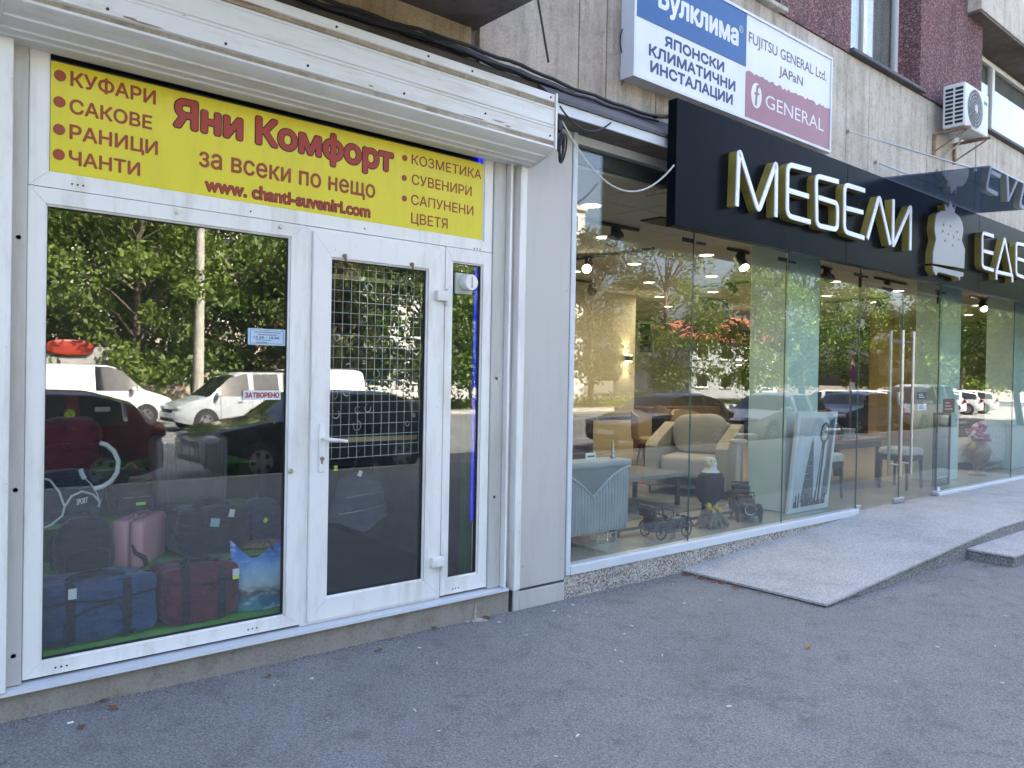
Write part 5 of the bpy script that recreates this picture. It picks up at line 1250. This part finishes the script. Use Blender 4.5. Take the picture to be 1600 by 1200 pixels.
# table with gifts, stools, vase and pale sofa at the right
T = thing('display_table', 'dark wooden table with gift boxes behind the glass door', 'table', (10.0, 1.3, .19))
MB().box(9.05, 1.0, .74, 10.95, 1.75, .78, .005, 1).build('tabletop', plain('walnut_top', (.11, .065, .04), .35, var=.25, vscale=6), T)
mb = MB(); mb.box(9.1, 1.05, .66, 10.9, 1.7, .739); mb.build('apron', M_DWOOD, T)
for x in (9.12, 10.86):
    for y in (1.07, 1.66): MB().box(x-.03, y-.03, .19, x+.03, y+.03, .659).build('leg', M_DWOOD, T)
def stool(loc_, label):
    T = thing('stool', label, 'stool', loc_, 0, 'upholstered stools by the door')
    m_ = MB(); m_.sup((0, 0, .47), (.25, .22, .055), 4, 26, 10); loc(m_, 'seat', plain('pale_boucle', (.46, .46, .44), .9, 0, .4, 120, var=.15, vscale=20), T)
    m_ = MB(); m_.box(-.22, -.18, .36, .22, .18, .415); loc(m_, 'apron', M_DWOOD, T)
    for sx_ in (-.2, .2):
        for sy_ in (-.16, .16): m_ = MB(); m_.tube([(sx_, sy_, .40), (sx_*1.05, sy_*1.05, 0)], [.022, .018], 8); loc(m_, 'leg', M_DWOOD, T)
    return T
s0 = stool((8.62, .72, .19), 'pale upholstered stool just right of the city picture'); dup(s0, (10.35, .55, .19), 0, 'pale upholstered stool behind the right glass door leaf')
for x, y, z, w, d, h, mt, lb in ((9.62, 1.15, .781, .20, .16, .10, 'red', 'small red gift box on the dark table'), (9.40, 1.25, .781, .26, .2, .17, 'white', 'white gift box behind the red box'), (9.95, 1.3, .781, .18, .2, .13, 'brown', 'brown gift box right of the red box'), (9.15, 1.2, .781, .22, .2, .07, 'dark', 'flat dark box at the left end of the table'), (10.3, 1.3, .781, .3, .2, .12, 'grey', 'grey gift box at the right end of the table')):
    mt_ = plain('box_'+mt, {'red': (.50, .03, .03), 'white': (.62, .62, .60), 'brown': (.18, .09, .05), 'dark': (.04, .03, .03), 'grey': (.3, .3, .32)}[mt], .5)
    T = thing('gift_box', lb, 'box', (x, y, z)); MB().box(x-w/2, y-d/2, z, x+w/2, y+d/2, z+h*.72, .003, 1).build('box_body', mt_, T); MB().box(x-w/2-.004, y-d/2-.004, z+h*.721, x+w/2+.004, y+d/2+.004, z+h, .003, 1).build('lid', mt_, T)
mb = MB()
for k in range(5): mb.box(9.1+.015*k, 1.2, .40+.022*k, 9.5-.01*k, 1.5, .419+.022*k, .002, 1, mi=k % 2)
mb.box(9.06, 1.1, .37, 9.56, 1.6, .399, mi=1)
solo(mb, 'book_stack', [plain('red_cover', (.45, .07, .03), .5), M_DWOOD], 'stack of red books on the shelf under the dark table', 'books', (9.3, 1.35, .37))
for x, lb in ((9.25, 'round glass plate standing at the left on the dark table'), (9.80, 'round glass plate standing behind the gift boxes')):
    mb = MB(); mb.tube([(x+.10*math.cos(t), 1.1+.02*math.sin(t), .885+.10*math.sin(t)) for t in [j*math.pi/12 for j in range(24)]], .008, 6, closed=True); mb.tube([(x, 1.115, .885), (x, 1.12, .885)], .095, 24); mb.box(x-.05, 1.09, .781, x+.05, 1.14, .79); solo(mb, 'glass_plate', plain('smoked_glass', (.10, .11, .12), .08), lb, 'plate', (x, 1.1, .781))
T = thing('flower_vase', 'ornate vase of pink flowers near the right end of the window', 'vase', (12.82, .5, .19))
mb = MB(); mb.lathe([(.12, 0), (.13, .02), (.06, .08), (.07, .14), (.15, .26), (.17, .36), (.13, .46), (.08, .50), (.11, .54), (.10, .54)], (12.82, .5, .19), 24); mb.build('vase_body', plain('bronze_vase', (.20, .17, .11), .35, .5, var=.4, vscale=14), T)
mb = MB(); rg = random.Random(5)
for k in range(34):
    a = rg.uniform(0, 6.28); r_ = rg.uniform(0, .16); mb.sup((12.82+r_*math.cos(a), .5+r_*math.sin(a), .84+rg.uniform(-.06, .12)-.5*r_), (.035, .035, .028), 2, 10, 6, jit=.4, jf=30)
mb.build('flowers', plain('pink_petals', (.42, .10, .28), .7, var=.4, vscale=20), T)
T = thing('sofa', 'pale patterned sofa at the far right of the window', 'sofa', (14.3, .75, .19)); V_PALE = plain('pale_brocade', (.50, .50, .50), .7, 0, .3, 40, var=.2, vscale=18)
mb = MB(); mb.sup((14.5, .75, .62), (1.15, .16, .34), 4, 30, 14); mb.build('backrest', V_PALE, T); mb = MB(); mb.box(13.4, .9, .28, 15.6, 1.6, .60, .08, 3); mb.build('seat', V_PALE, T)
mb = MB(); mb.tube([(13.45, .62, .24), (15.5, .62, .24)], .018, 8); mb.build('gold_trim', plain('gold_trim', (.6, .45, .15), .25, 1.), T)
T = thing('standing_mirror', 'narrow dark-framed mirror leaning behind the glass right of the door', 'mirror', (11.0, .3, .19))
ring(MB(), 10.75, .20, 11.25, 1.15, .03, .03, .03, .03, .30, .33).build('mirror_frame', M_DWOOD, T); MB().box(10.781, .31, .231, 11.219, .32, 1.119).build('mirror_glass', plain('mirror_silver', (.45, .48, .47), .05, 1.), T)
# ------------------------------------------------------------------ litter on the pavement
M_LEAFB = plain('dry_brown_leaf', (.22, .10, .04), .8, var=.5, vscale=30); M_LEAFO = plain('dry_ochre_leaf', (.40, .24, .07), .8, var=.4, vscale=30); M_BUTT = plain('white_scrap', (.72, .71, .68), .8)
rg = random.Random(21)
def leaf_mesh(seed):
    q = random.Random(seed); m_ = MB(); L_, W_ = .030, .011; vs = []
    for i in range(7):
        t = i/6; w = W_*math.sin(math.pi*min(1, t*.95+.03))**.8; c = .006*math.sin(t*3.1)+.003*q.random()
        vs += [(-L_+2*L_*t, -w, c+.006*q.random()), (-L_+2*L_*t, 0, c), (-L_+2*L_*t, w, c+.007*q.random())]
    m_.add(vs, [(3*i+j, 3*i+3+j, 3*i+4+j, 3*i+1+j) for i in range(6) for j in (0, 1)]); return m_
def put(base, p, s=1., lb=None):
    o = base.copy(); COL.objects.link(o); o.location = (p[0], p[1], gz(p[0], p[1])+.004); o.rotation_euler = (rg.uniform(-.2, .2), rg.uniform(-.2, .2), rg.uniform(0, 6.28)); o.scale = (s, s, s)
    if lb: o['label'] = lb
    return o
lb0 = leaf_mesh(1).build('fallen_leaf', M_LEAFB); tag(lb0, 'small dry brown leaf lying in the dust along the foot of the shop wall', 'leaf', 'dry leaves along the foot of the shop wall')
first = True
for p in ((.782, -.005, .030), (.816, .002, .030), (.939, -.042, .030), (.952, -.147, .030), (.805, -.281, .030), (1.086, -.001, .030), (1.220, .075, .020), (2.033, .026, .020), (2.273, -.186, .010), (3.251, .024, .000), (3.328, .001, .000), (2.729, -.025, .010), (3.119, -.061, .000), (1.650, -.188, .020)):
    if first: lb0.location = (p[0], p[1], gz(p[0], p[1])+.004); first = False
    else: put(lb0, p, rg.uniform(.7, 1.4))
lb1 = leaf_mesh(2).build('fallen_leaf', M_LEAFB); tag(lb1, 'small reddish dry leaf in the litter along the low edge of the ramp', 'leaf', 'dry leaves along the ramp edge')
lb1.location = (5.06, -.22, .004); lb1.data.materials[0] = plain('dry_red_leaf', (.26, .08, .045), .8, var=.5, vscale=30)
for k in range(34): put(lb1, (5.10-abs(rg.gauss(0, .025)), -.08-abs(rg.gauss(0, .30)), 0), rg.uniform(.35, .9))
for p in ((5.230, -1.213, .000), (5.584, -1.219, .000), (5.950, -1.235, .000), (6.086, -1.245, .000), (7.432, -1.424, .000), (7.578, -1.474, .000)): put(lb1, p, rg.uniform(.5, 1.))
o = leaf_mesh(3).build('fallen_leaf', M_LEAFO); p = (4.283, -1.563, .000); o.location = (p[0], p[1], gz(p[0], p[1])+.004); o.rotation_euler = (0, 0, .3); o.scale = (1.3, 1.2, 1.3); tag(o, 'single ochre leaf lying alone on the open pavement at the right', 'leaf')
o = put(o, (2.744, -.011, .000), .9, 'ochre leaf on the pavement near the shop door corner'); o = put(o, (1.643, -.182, .020), .7, 'pale ochre leaf near the middle of the pavement')
bt = MB().tube([(-.012, 0, .004), (.012, 0, .004)], .004, 7).build('cigarette_butt', M_BUTT); tag(bt, 'small white cigarette butt lying on the grey pavement', 'litter', 'white scraps scattered on the pavement')
pts = ((.779, -.199, .030), (1.657, -.276, .020), (1.619, -.317, .020), (2.474, -.276, .010), (2.411, -.534, .010), (3.134, -.169, .000), (3.567, -.197, .000), (3.769, -.170, .000), (3.562, -.348, .000), (3.716, -.345, .000), (3.564, -.431, .000), (3.105, -.449, .000), (3.738, -.708, .000), (3.581, -.785, .000), (3.217, -1.087, -.000), (3.324, -.946, .000), (3.477, -1.153, .000), (4.407, -.594, .000), (4.604, -.586, .000), (4.672, -.696, .000), (4.765, -.218, .000), (3.200, -1.766, .000), (4.184, -2.102, .000), (4.926, -2.016, .000), (5.241, -2.215, .000), (2.403, -1.563, .000), (2.208, -1.638, .000), (1.990, -.958, .000), (1.961, -1.184, .000), (1.799, -.345, .020), (5.992, -2.030, .000), (4.630, -2.448, .000))
for i, p in enumerate(pts):
    if i == 0: bt.location = (p[0], p[1], gz(p[0], p[1]))
    else: o = put(bt, p, rg.uniform(.5, 1.05)); o.rotation_euler = (0, 0, rg.uniform(0, 3))
mb = MB(); p = (3.031, -.059, .000); p2 = (3.051, -.030, .097)
for k in range(14): mb.sup((p[0]+rg.uniform(-.05, .07), p[1]-.01+rg.uniform(-.02, .05), gz(*p[:2])+.003), (rg.uniform(.01, .03), rg.uniform(.01, .03), .006), 2, 10, 6, jit=.5, jf=60)
mb.tube([(p2[0], -.030, .12), (p2[0]+.004, -.032, .06), (p2[0]+.002, -.031, .01)], [.004, .008, .012], 6)
solo(mb, 'plaster_spill', plain('pale_plaster', (.38, .33, .29), .95, var=.4, vscale=40), 'pale spilled plaster at the foot of the wall under the door hinge', 'spill', (p[0], -.04, 0))

rg = random.Random(33); mb = MB()
for k in range(2600):   # grit and crumbs gathered along the foot of the wall and in the ramp corner
    u = rg.random()
    if u < .5: x = rg.uniform(.1, 3.8); y = -.028-abs(rg.gauss(0, .035))
    elif u < .72: x = rg.uniform(3.8, 5.1); y = -.03-abs(rg.gauss(0, .09))
    elif u < .85: x = 5.12-abs(rg.gauss(0, .04)); y = rg.uniform(-1.2, -.03)
    else: x = rg.uniform(5.2, 7.8); y = -1.23-abs(rg.gauss(0, .05))
    s = rg.uniform(.0012, .0042); z = gz(x, y)+.001; a = rg.uniform(0, 6.28)
    P_ = [(x+s*math.cos(a+2.09*i), y+s*math.sin(a+2.09*i), z) for i in range(3)]+[(x, y, z+s*1.1)]
    mb.add(P_, [(0, 1, 3), (1, 2, 3), (2, 0, 3)], rg.choice((0, 0, 0, 1, 1, 2)))
o = mb.build('grit', [plain('dark_grit', (.10, .085, .07), .9, var=.4), plain('rusty_grit', (.22, .13, .085), .9, var=.4), plain('pale_grit', (.50, .48, .45), .9, var=.2)], smooth=1); o['kind'] = 'stuff'; tag(o, 'loose grit and crumbs gathered along the foot of the shop wall and ramp', 'grit')

# ------------------------------------------------------------------ the street behind the viewer, seen mirrored in the glass
G_CAR = plain('car_window', (.012, .014, .016), .05, 0, coat=.6); M_TYR = plain('tyre', (.02, .02, .02), .8); M_RIM = plain('alloy_rim', (.4, .4, .42), .3, .8)
M_LAMPR = plain('rear_lamp', (.25, .01, .01), .2, coat=.5); M_LAMPW = plain('head_lamp', (.45, .47, .5), .15, coat=.5)
KIND = {  # length, width, roof/belt control points along x from front (0) to rear (1): (u, top) and (u, belt)
 'hatch': (4.3, 1.78, [(0, .62), (.06, .74), (.24, .92), (.29, .95), (.42, 1.36), (.52, 1.45), (.72, 1.44), (.90, 1.30), (.97, .98), (1, .70)], .93, (.27, .44), (.93, .985)),
 'suv': (4.45, 1.84, [(0, .66), (.05, .84), (.23, .99), (.27, 1.02), (.39, 1.42), (.50, 1.50), (.78, 1.47), (.90, 1.32), (.975, 1.0), (1, .66)], .98, (.26, .41), (.88, .97)),
 'mpv': (4.5, 1.82, [(0, .62), (.05, .84), (.16, .98), (.20, 1.05), (.36, 1.66), (.46, 1.78), (.85, 1.80), (.95, 1.66), (.985, 1.1), (1, .66)], 1.05, (.18, .40), (.96, .99)),
 'van': (5.1, 1.95, [(0, .64), (.04, .90), (.16, 1.10), (.20, 1.18), (.32, 1.80), (.40, 1.93), (.90, 1.96), (.98, 1.88), (.992, 1.1), (1, .6)], 1.12, (.19, .36), (.985, .99)),
}
def lerp(tab, u):
    for (a, x), (b, y) in zip(tab, tab[1:]):
        if u <= b: return x+(y-x)*((u-a)/(b-a) if b > a else 0)
    return tab[-1][1]
def car(kind, label, loc_, rz, paint, group=None, cat='car'):
    """front towards -x"""
    L_, W_, top, belt, ws, rw = KIND[kind]; T = thing('parked_car' if cat == 'car' else 'parked_van', label, cat, loc_, rz, group)
    N_ = 56; rows = []; hw = W_/2
    for i in range(N_+1):
        u = i/N_; x = -L_/2+u*L_
        t_ = lerp(top, u); endp = min(u, 1-u); wv = hw*(.80+.20*min(1, endp/.10)**.5)
        b_ = min(belt, t_-.02); low = .22+(.10*(1-min(1, endp/.08)))
        ins = max(0, t_-belt)/(.5)
        rows.append([(x, wv*.93, low), (x, wv, low+.16), (x, wv*1.0, (low+b_)/2+.05), (x, wv*.955, b_), (x, wv*.95-.16*min(1.1, ins)-.012, max(b_+.01, t_-.05)), (x, wv*.62, t_), (x, 0, t_+.015)])
    body, win = MB(), MB()
    nr = 7
    for s_ in (1, -1):
        base = len(body.v); wb = len(win.v)
        for r_ in rows:
            for (x, y, z) in r_: body.v.append((x, s_*y, z)); win.v.append((x, s_*y, z))
        for i in range(N_):
            u = (i+.5)/N_
            for j in range(nr-1):
                f = (base+i*nr+j, base+(i+1)*nr+j, base+(i+1)*nr+j+1, base+i*nr+j+1); g = tuple(k-base+wb for k in f); isw = False
                cab = lerp(top, u) > belt+.16
                if j == 3 and cab and ws[0]+.05 < u < (rw[0]-.01):
                    pil = (abs(u-.50) < .012) or (abs(u-.72) < .016) or (kind == 'van' and u > .52)
                    isw = not pil
                if j in (4, 5) and (ws[0]+.02 < u < ws[1] or (rw[0] < u < rw[1] and kind != 'van')): isw = True
                (win.f if isw else body.f).append(g if isw else f); (win.mi if isw else body.mi).append(0)
    for e in (0, N_):
        r_ = rows[e]; body.add([(x, y, z) for x, y, z in r_]+[(x, -y, z) for x, y, z in reversed(r_)], [tuple(range(2*nr))])
    for s_ in (1, -1):
        for u in (.19, .80): body.tube([(-L_/2+u*L_, s_*(hw-.30), .33), (-L_/2+u*L_, s_*(hw+.004), .33)], .37, 26, mi=1)
    body.build('body', [paint, M_TYR], T, world=False, smooth=32); win.build('window', G_CAR, T, world=False, smooth=32)
    m_ = MB()
    for i in (int(N_*.30), int(N_*.50), int(N_*.71)):
        for s_ in (1, -1): m_.tube([(p[0], s_*p[1], p[2]) for p in rows[i][1:4]], .007, 5)
    for s_ in (1, -1): m_.tube([(rows[i][0][0], s_*(rows[i][0][1]-.005), .22) for i in range(int(N_*.30), int(N_*.70))], .035, 6)
    m_.box(-L_/2-.006, -.45, .56, -L_/2+.12, .45, .66, .01); m_.box(-L_/2-.004, -.62, .30, -L_/2+.12, .62, .40, .01); m_.box(L_/2-.12, -.6, .30, L_/2+.004, .6, .42, .01)
    m_.build('trim', M_TYR, T, world=False)
    for u in (.19, .80):
        for s_ in (1, -1):
            x = -L_/2+u*L_; m_ = MB(); m_.tube([(x, s_*(hw-.20), .32), (x, s_*(hw-.0), .32), (x, s_*(hw+.012), .32)], [.32, .32, .29], 26); w_ = m_.build('wheel', M_TYR, T, world=False)
            m_ = MB(); m_.tube([(x, s_*(hw+.0125), .32), (x, s_*(hw+.018), .32)], .205, 24)
            for k in range(5):
                a = R(k*72+20); m_.tube([(x+.10*math.cos(a+.35), s_*(hw+.0185), .32+.10*math.sin(a+.35)), (x+.17*math.cos(a+.35), s_*(hw+.0185), .32+.17*math.sin(a+.35))], [.022, .042], 6, mi=1)
            m_.build('rim', [M_RIM, M_TYR], w_, world=False)
    for s_ in (1, -1):
        m_ = MB(); m_.sup((-L_/2+.17, s_*(hw-.30), .70), (.16, .22, .075), 3, 16, 8); m_.build('headlight', M_LAMPW, T, world=False)
        m_ = MB(); m_.sup((L_/2-.10, s_*(hw-.20), .88), (.11, .17, .11), 3, 16, 8); m_.build('tail_light', M_LAMPR, T, world=False)
        m_ = MB(); m_.sup((-L_/2+(ws[0]+.08)*L_, s_*(hw+.07), belt+.06), (.07, .11, .08), 3, 14, 8); m_.build('mirror', paint, T, world=False)
        m_ = MB(); m_.box(-L_*.10, s_*(hw-.01), belt-.16, -L_*.06, s_*(hw+.02), belt-.13, .006); m_.box(L_*.12, s_*(hw-.01), belt-.16, L_*.16, s_*(hw+.02), belt-.13, .006); m_.build('door_handle', paint, T, world=False)
    m_ = MB(); m_.box(-L_/2-.012, -.26, .42, -L_/2+.05, .26, .53); m_.box(L_/2-.05, -.26, .62, L_/2+.012, .26, .73); m_.build('number_plate', M_PAPER, T, world=False)
    return T
def paint(n, c, r_=.22): return plain('paint_'+n, c, r_, 0, coat=.8, var=.02)
ZR = -.30
mc = car('suv', 'dark maroon car parked at the near kerb, mirrored at the left of the shop window', (1.72, -9.6, ZR), 0, paint('maroon', (.085, .010, .022)))
MB().tube([(2.62, -8.79, .86), (2.62, -8.775, .86)], .075, 20).build('sticker', M_TAG, mc)
MB().box(2.95, -8.79, .89, 3.15, -8.775, .96).build('sticker', M_PAPER, mc)
car('suv', 'black car parked at the near kerb behind the maroon car', (6.80, -9.6, ZR), 0, paint('black', (.022, .024, .030)))
car('hatch', 'dark grey car parked at the near kerb opposite the furniture shop', (16.85, -9.6, ZR), 0, paint('graphite', (.06, .062, .07)))
car('hatch', 'silver hatchback parked at the near kerb beyond the dark grey car', (22.2, -9.6, ZR), 0, paint('silver', (.40, .41, .42), .3))
car('suv', 'dark blue car parked at the near kerb beyond the silver hatchback', (27.4, -9.6, ZR), 0, paint('blue', (.015, .025, .06)))
car('mpv', 'beige family van parked at the near kerb furthest along', (32.6, -9.6, ZR), 0, paint('beige', (.42, .40, .36), .3))
vx = (8.828, -23.600, .201)[0]
car('van', 'white delivery van parked across the street in the sun', (vx-2.5, -24.6, ZR), math.pi, paint('white', (.72, .72, .72), .3), None, 'van')
mx_ = (7.701, -19.800, .104)[0]
car('mpv', 'silver-grey family van with a shaded bonnet driving on the far lane', (mx_+2.2, -20.7, ZR), 0, paint('pale_grey', (.46, .48, .50), .3))
wx = (16.196, -23.600, .609)[0]
car('van', 'white van parked across the street behind the silver-grey van', (wx-2.5, -24.6, ZR), 0, paint('cream_white', (.74, .74, .73), .3), None, 'van')
w0 = car('hatch', 'white car first in the sunlit row far along the street', (36.0, -15.2, ZR), R(65), paint('bright_white', (.74, .74, .74), .3), 'white cars in the sunlit row')
for k, nm in enumerate(('second', 'third', 'fourth', 'fifth', 'sixth', 'seventh')): dup(w0, (39.2+3.3*k, -15.4-.2*k, ZR), R(62+4*(k % 3)), nm + ' white car from the left in the sunlit row far along the street')

# trees
M_BARK = plain('bark', (.14, .11, .085), .9, 0, .6, 18, var=.4, vscale=6)
LV = [leaf_mat('linden_leaf', (.045, .085, .012), (.09, .15, .022), (.17, .24, .04)), leaf_mat('ash_leaf', (.085, .13, .016), (.14, .205, .026), (.22, .29, .05)), leaf_mat('plum_leaf', (.04, .06, .016), (.075, .10, .025), (.15, .10, .04))]
def tree(seed, H, crown_r, z0, nclump, leaves, lm, label, loc_, lsz=.21):
    q = random.Random(seed); T = thing('street_tree', label, 'tree', loc_, q.uniform(0, 6), 'trees lining the street')
    tm = MB(); pts = []; x = y = 0
    for k in range(9): pts.append((x, y, H*.72*k/8)); x += q.uniform(-.12, .12); y += q.uniform(-.12, .12)
    tm.tube(pts, [.20*(1-.085*k)*H/10 for k in range(9)], 10)
    cl = []; 
    for k in range(nclump):
        a = q.uniform(0, 6.28); v = q.random(); zz = z0+(H-z0)*v; rr = crown_r*(.35+.65*q.random())*math.sin(math.pi*min(.97, .18+.80*v))**.6
        c = Vector((rr*math.cos(a), rr*math.sin(a), zz)); cl.append((c, q.uniform(.55, 1.15)*crown_r*.30))
        if k % 2 == 0:
            i = min(7, max(2, int((zz-.8)/(H*.72)*8))); p0 = Vector(pts[i]); md = (p0+c)/2+Vector((0, 0, q.uniform(-.1, .3))); tm.tube([p0, md, c], [.07, .045, .015], 6)
    tm.build('trunk', M_BARK, T, world=False)
    lf = MB()
    for c, r_ in cl:
        for k in range(leaves):
            d = Vector((q.gauss(0, 1), q.gauss(0, 1), q.gauss(0, .75))).normalized()*r_*(q.random()**.45)
            p = c+d; n1 = Vector((q.gauss(0, 1), q.gauss(0, 1), q.gauss(0, 1))).normalized(); n2 = n1.cross(Vector((q.gauss(0, 1), q.gauss(0, 1), q.gauss(0, 1)))).normalized()
            s = lsz*q.uniform(.7, 1.3); lf.add([p-n1*s*.6, p+n2*s*.32, p+n1*s*.6, p-n2*s*.32], [(0, 1, 2, 3)])
    lf.build('crown', lm, T, world=False, smooth=1); return T
t0 = tree(1, 12.5, 4.1, 1.6, 95, 170, LV[0], 'dense dark green tree across the street opposite the luggage shop', (4.0, -30, -.2))
t1 = tree(2, 10.5, 3.4, 1.3, 80, 160, LV[1], 'light green loose tree across the street beside the concrete pole', (9.0, -29.0, -.2))
t2 = tree(3, 9.0, 3.0, 1.6, 64, 150, LV[2], 'bronze-tinted tree across the street behind the white van', (17.2, -29.5, -.2))
spots = [(t1, -3, -30.5, 1.1), (t0, 12.8, -33, 1.15), (t0, 22.5, -29, 1.), (t1, 28.5, -30.5, .9), (t2, 34, -28.6, 1.1), (t0, 44, -31, 1.), (t1, 52, -29.2, 1.1), (t0, 61, -30.5, 1.15), (t1, 70, -29.0, 1.), (t0, -10, -30, 1.1), (t0, 80, -27, 1.1), (t1, 92, -22, 1.2), (t0, 100, -12, 1.2), (t1, 84, -16, 1.), (t1, 66, -20, 1.15), (t0, 74, -22, 1.2), (t0, .5, -35, 1.1), (t1, 8, -36, 1.25), (t0, 16.5, -36.5, 1.05), (t1, 20, -34, 1.1)]
TREEPOS = ['tree left of the buff block', 'tree behind the concrete pole', 'tree opposite the glass door', 'tree before the white apartment block', 'tree at the right of the white block', 'tree right of the white wall', 'tree left of the red-roofed house', 'tree before the red-roofed house', 'tree just past the red-roofed house', 'tree at the far left end of the street', 'tree at the far end of the street on the right', 'tree beside the last tree of the street', 'tree closing the street on the right', 'tree beyond the sunlit white cars', 'tree just behind the sunlit white cars', 'tree between the white cars and the red-roofed house', 'tree close before the buff block', 'tree second row back behind the concrete pole', 'tree second row back before the pinkish block', 'tree right of the pinkish block']
for k, (t, x, y, s) in enumerate(spots):
    o = dup(t, (x, y, -.2), k*1.7, ['light green', 'dark green', 'bronze-tinted'][[t1, t0, t2].index(t)] + ' ' + TREEPOS[k]); o.scale = (s, s, s)
ty = tree(7, 7.2, 2.8, 2.2, 70, 150, LV[1], 'young sunlit tree with a thin trunk on the near pavement', (37.5, -7.4, -.13), .2)
o = dup(ty, (24.5, -27.6, -.2), 1, 'young bright green tree across the street opposite the furniture shop'); o.scale = (.75, .75, .75)
o = dup(ty, (46, -7.6, -.13), 2.2, 'young sunlit tree further along the near pavement'); o.scale = (1.15, 1.15, 1.15)
# low hedge, pole, road signs, kiosk sign, white wall
mb = MB(); q = random.Random(3)
for k in range(9000):
    p = Vector((q.uniform(-6, 40), -28.6+q.gauss(0, .35), -.2+abs(q.gauss(0, .33)))); n1 = Vector((q.gauss(0, 1), q.gauss(0, 1), q.gauss(0, 1))).normalized(); n2 = n1.orthogonal().normalized(); s = .09
    mb.add([p-n1*s, p+n2*s*.6, p+n1*s, p-n2*s*.6], [(0, 1, 2, 3)])
o = mb.build('hedge', LV[1], smooth=1); tag(o, 'low green hedge along the far pavement', 'hedge')
px_ = (10.608, -26.600, 3.425)[0]
solo(MB().tube([(px_, -26.6, -.2), (px_, -26.6, 9)], [.21, .13], 16), 'utility_pole', concrete('pole_concrete', (.36, .33, .28), (.46, .43, .37), (.54, .5, .44), .15), 'pale concrete utility pole across the street beside the white van', 'pole', (px_, -26.6, -.2))
sx_ = (28.525, -10.200, .994)[0]
T = thing('road_sign', 'road sign pole with three stacked plates at the near kerb', 'sign', (sx_, -8.1, -.13)); sx_ = sx_*(12.0/14.1)
T.location = (sx_, -8.1, -.13)
MB().tube([(sx_, -8.1, -.13), (sx_, -8.1, 2.35)], .03, 10).build('post', M_STEEL, T)
def disc(m, x, z, r_, y): m.tube([(x, y, z), (x, y-.012, z)], r_, 26)
FY = -8.055
for z, k in ((2.15, 'tri'), (1.78, 'disc'), (1.40, 'rect')):
    m_ = MB()
    if k == 'tri': m_.prism([(sx_+.24*math.cos(R(a)), z+.24*math.sin(R(a))) for a in (90, 210, 330)], FY-.012, FY); m_.build('warning_plate', M_RED, T); m2 = MB(); m2.prism([(sx_+.16*math.cos(R(a)), z+.16*math.sin(R(a))) for a in (90, 210, 330)], FY+.001, FY+.004); m2.build('plate_face', M_PAPER, T)
    elif k == 'disc': disc(m_, sx_, z, .22, FY); m_.build('no_stopping_plate', M_RED, T); m2 = MB(); m2.tube([(sx_, FY+.004, z), (sx_, FY+.001, z)], .165, 26); m2.build('plate_face', plain('sign_blue', (.02, .08, .40), .4), T); m3 = MB(); m3.box(-.17, FY+.0045, -.025, .17, FY+.007, .025, M=Matrix.Translation((sx_, 0, z)) @ Matrix.Rotation(R(45), 4, 'Y')); m3.build('plate_bar', M_RED, T)
    else: m_.box(sx_-.17, FY-.012, z-.12, sx_+.17, FY, z+.12); m_.build('info_plate', M_PAPER, T)
kx = (6.458, -27.300, 1.975)
T = thing('kiosk', 'small kiosk with a red oval sign across the street behind the white van', 'kiosk', (kx[0], -28, -.2))
MB().box(kx[0]-1.6, -29.2, -.2, kx[0]+1.4, -27.5, 2.3, .02).build('kiosk_body', plain('kiosk_grey', (.32, .31, .29), .6), T); mb = MB(); mb.sup((kx[0], -27.42, 2.25), (.75, .06, .28), 3, 28, 12); mb.build('sign_panel', M_RED, T)
mb = MB(); mb.box(34, -34.2, -.3, 40, -34, 2.0, .02); solo(mb, 'white_wall', plain('graffiti_white', (.66, .64, .62), .8, var=.3, vscale=3), 'low white wall across the street with pinkish scribbles', 'wall', (37, -34, -.3))

# houses across the street
def house(x0, x1, y, h, wall, label, nf, nw, roof=None):
    T = thing('house', label, 'building', ((x0+x1)/2, y, -.3))
    MB().box(x0, y-10, -.3, x1, y, h).build('wall', wall, T)
    fh = (h+.3)/nf; ww = (x1-x0)/nw; w0 = None
    for f in range(nf):
        for k in range(nw):
            cx_ = x0+ww*(k+.5); z = -.3+fh*(f+.38); dx = ww*.24; m_ = MB()
            ring(m_, cx_-dx, z, cx_+dx, z+fh*.48, .08, .08, .08, .08, y+.002, y+.05); m_.box(cx_-dx-.1, y+.001, z-.09, cx_+dx+.1, y+.14, z-.001); w_ = m_.build('window', M_PVC, T)
            MB().box(cx_-dx+.081, y+.003, z+.081, cx_+dx-.081, y+.02, z+fh*.48-.081).build('pane', G_CAR, w_)
    mb = MB()
    if roof: mb.prism([(x0-.4, h), (x1+.4, h), ((x0+x1)/2+1, h+2.6), ((x0+x1)/2-1, h+2.6)], y-10.3, y+.4); mb.build('roof', roof, T)
    else: mb.box(x0-.15, y-10.1, h, x1+.15, y+.2, h+.4); mb.build('roof', M_CONC, T)
M_TERR = plain('terracotta_roof', (.42, .13, .07), .8, var=.3, vscale=6)
house(-22, 2, -44, 17, concrete('buff_render', (.40, .36, .30), (.46, .42, .35), (.52, .48, .42), .1), 'buff apartment block behind the trees at the left', 5, 7)
house(5, 24, -46, 14, concrete('pinkish_render', (.44, .34, .28), (.50, .40, .33), (.55, .46, .38), .1), 'pinkish apartment block behind the trees in the middle', 4, 6)
house(28, 50, -45, 16, concrete('white_render', (.50, .49, .46), (.56, .55, .52), (.62, .61, .58), .1), 'white apartment block behind the trees opposite the furniture shop', 5, 7)
house(64, 80, -44, 5.4, concrete('grey_render', (.30, .32, .34), (.36, .38, .40), (.42, .44, .46), .1), 'low grey house with a red tiled roof across the street', 2, 4, M_TERR)
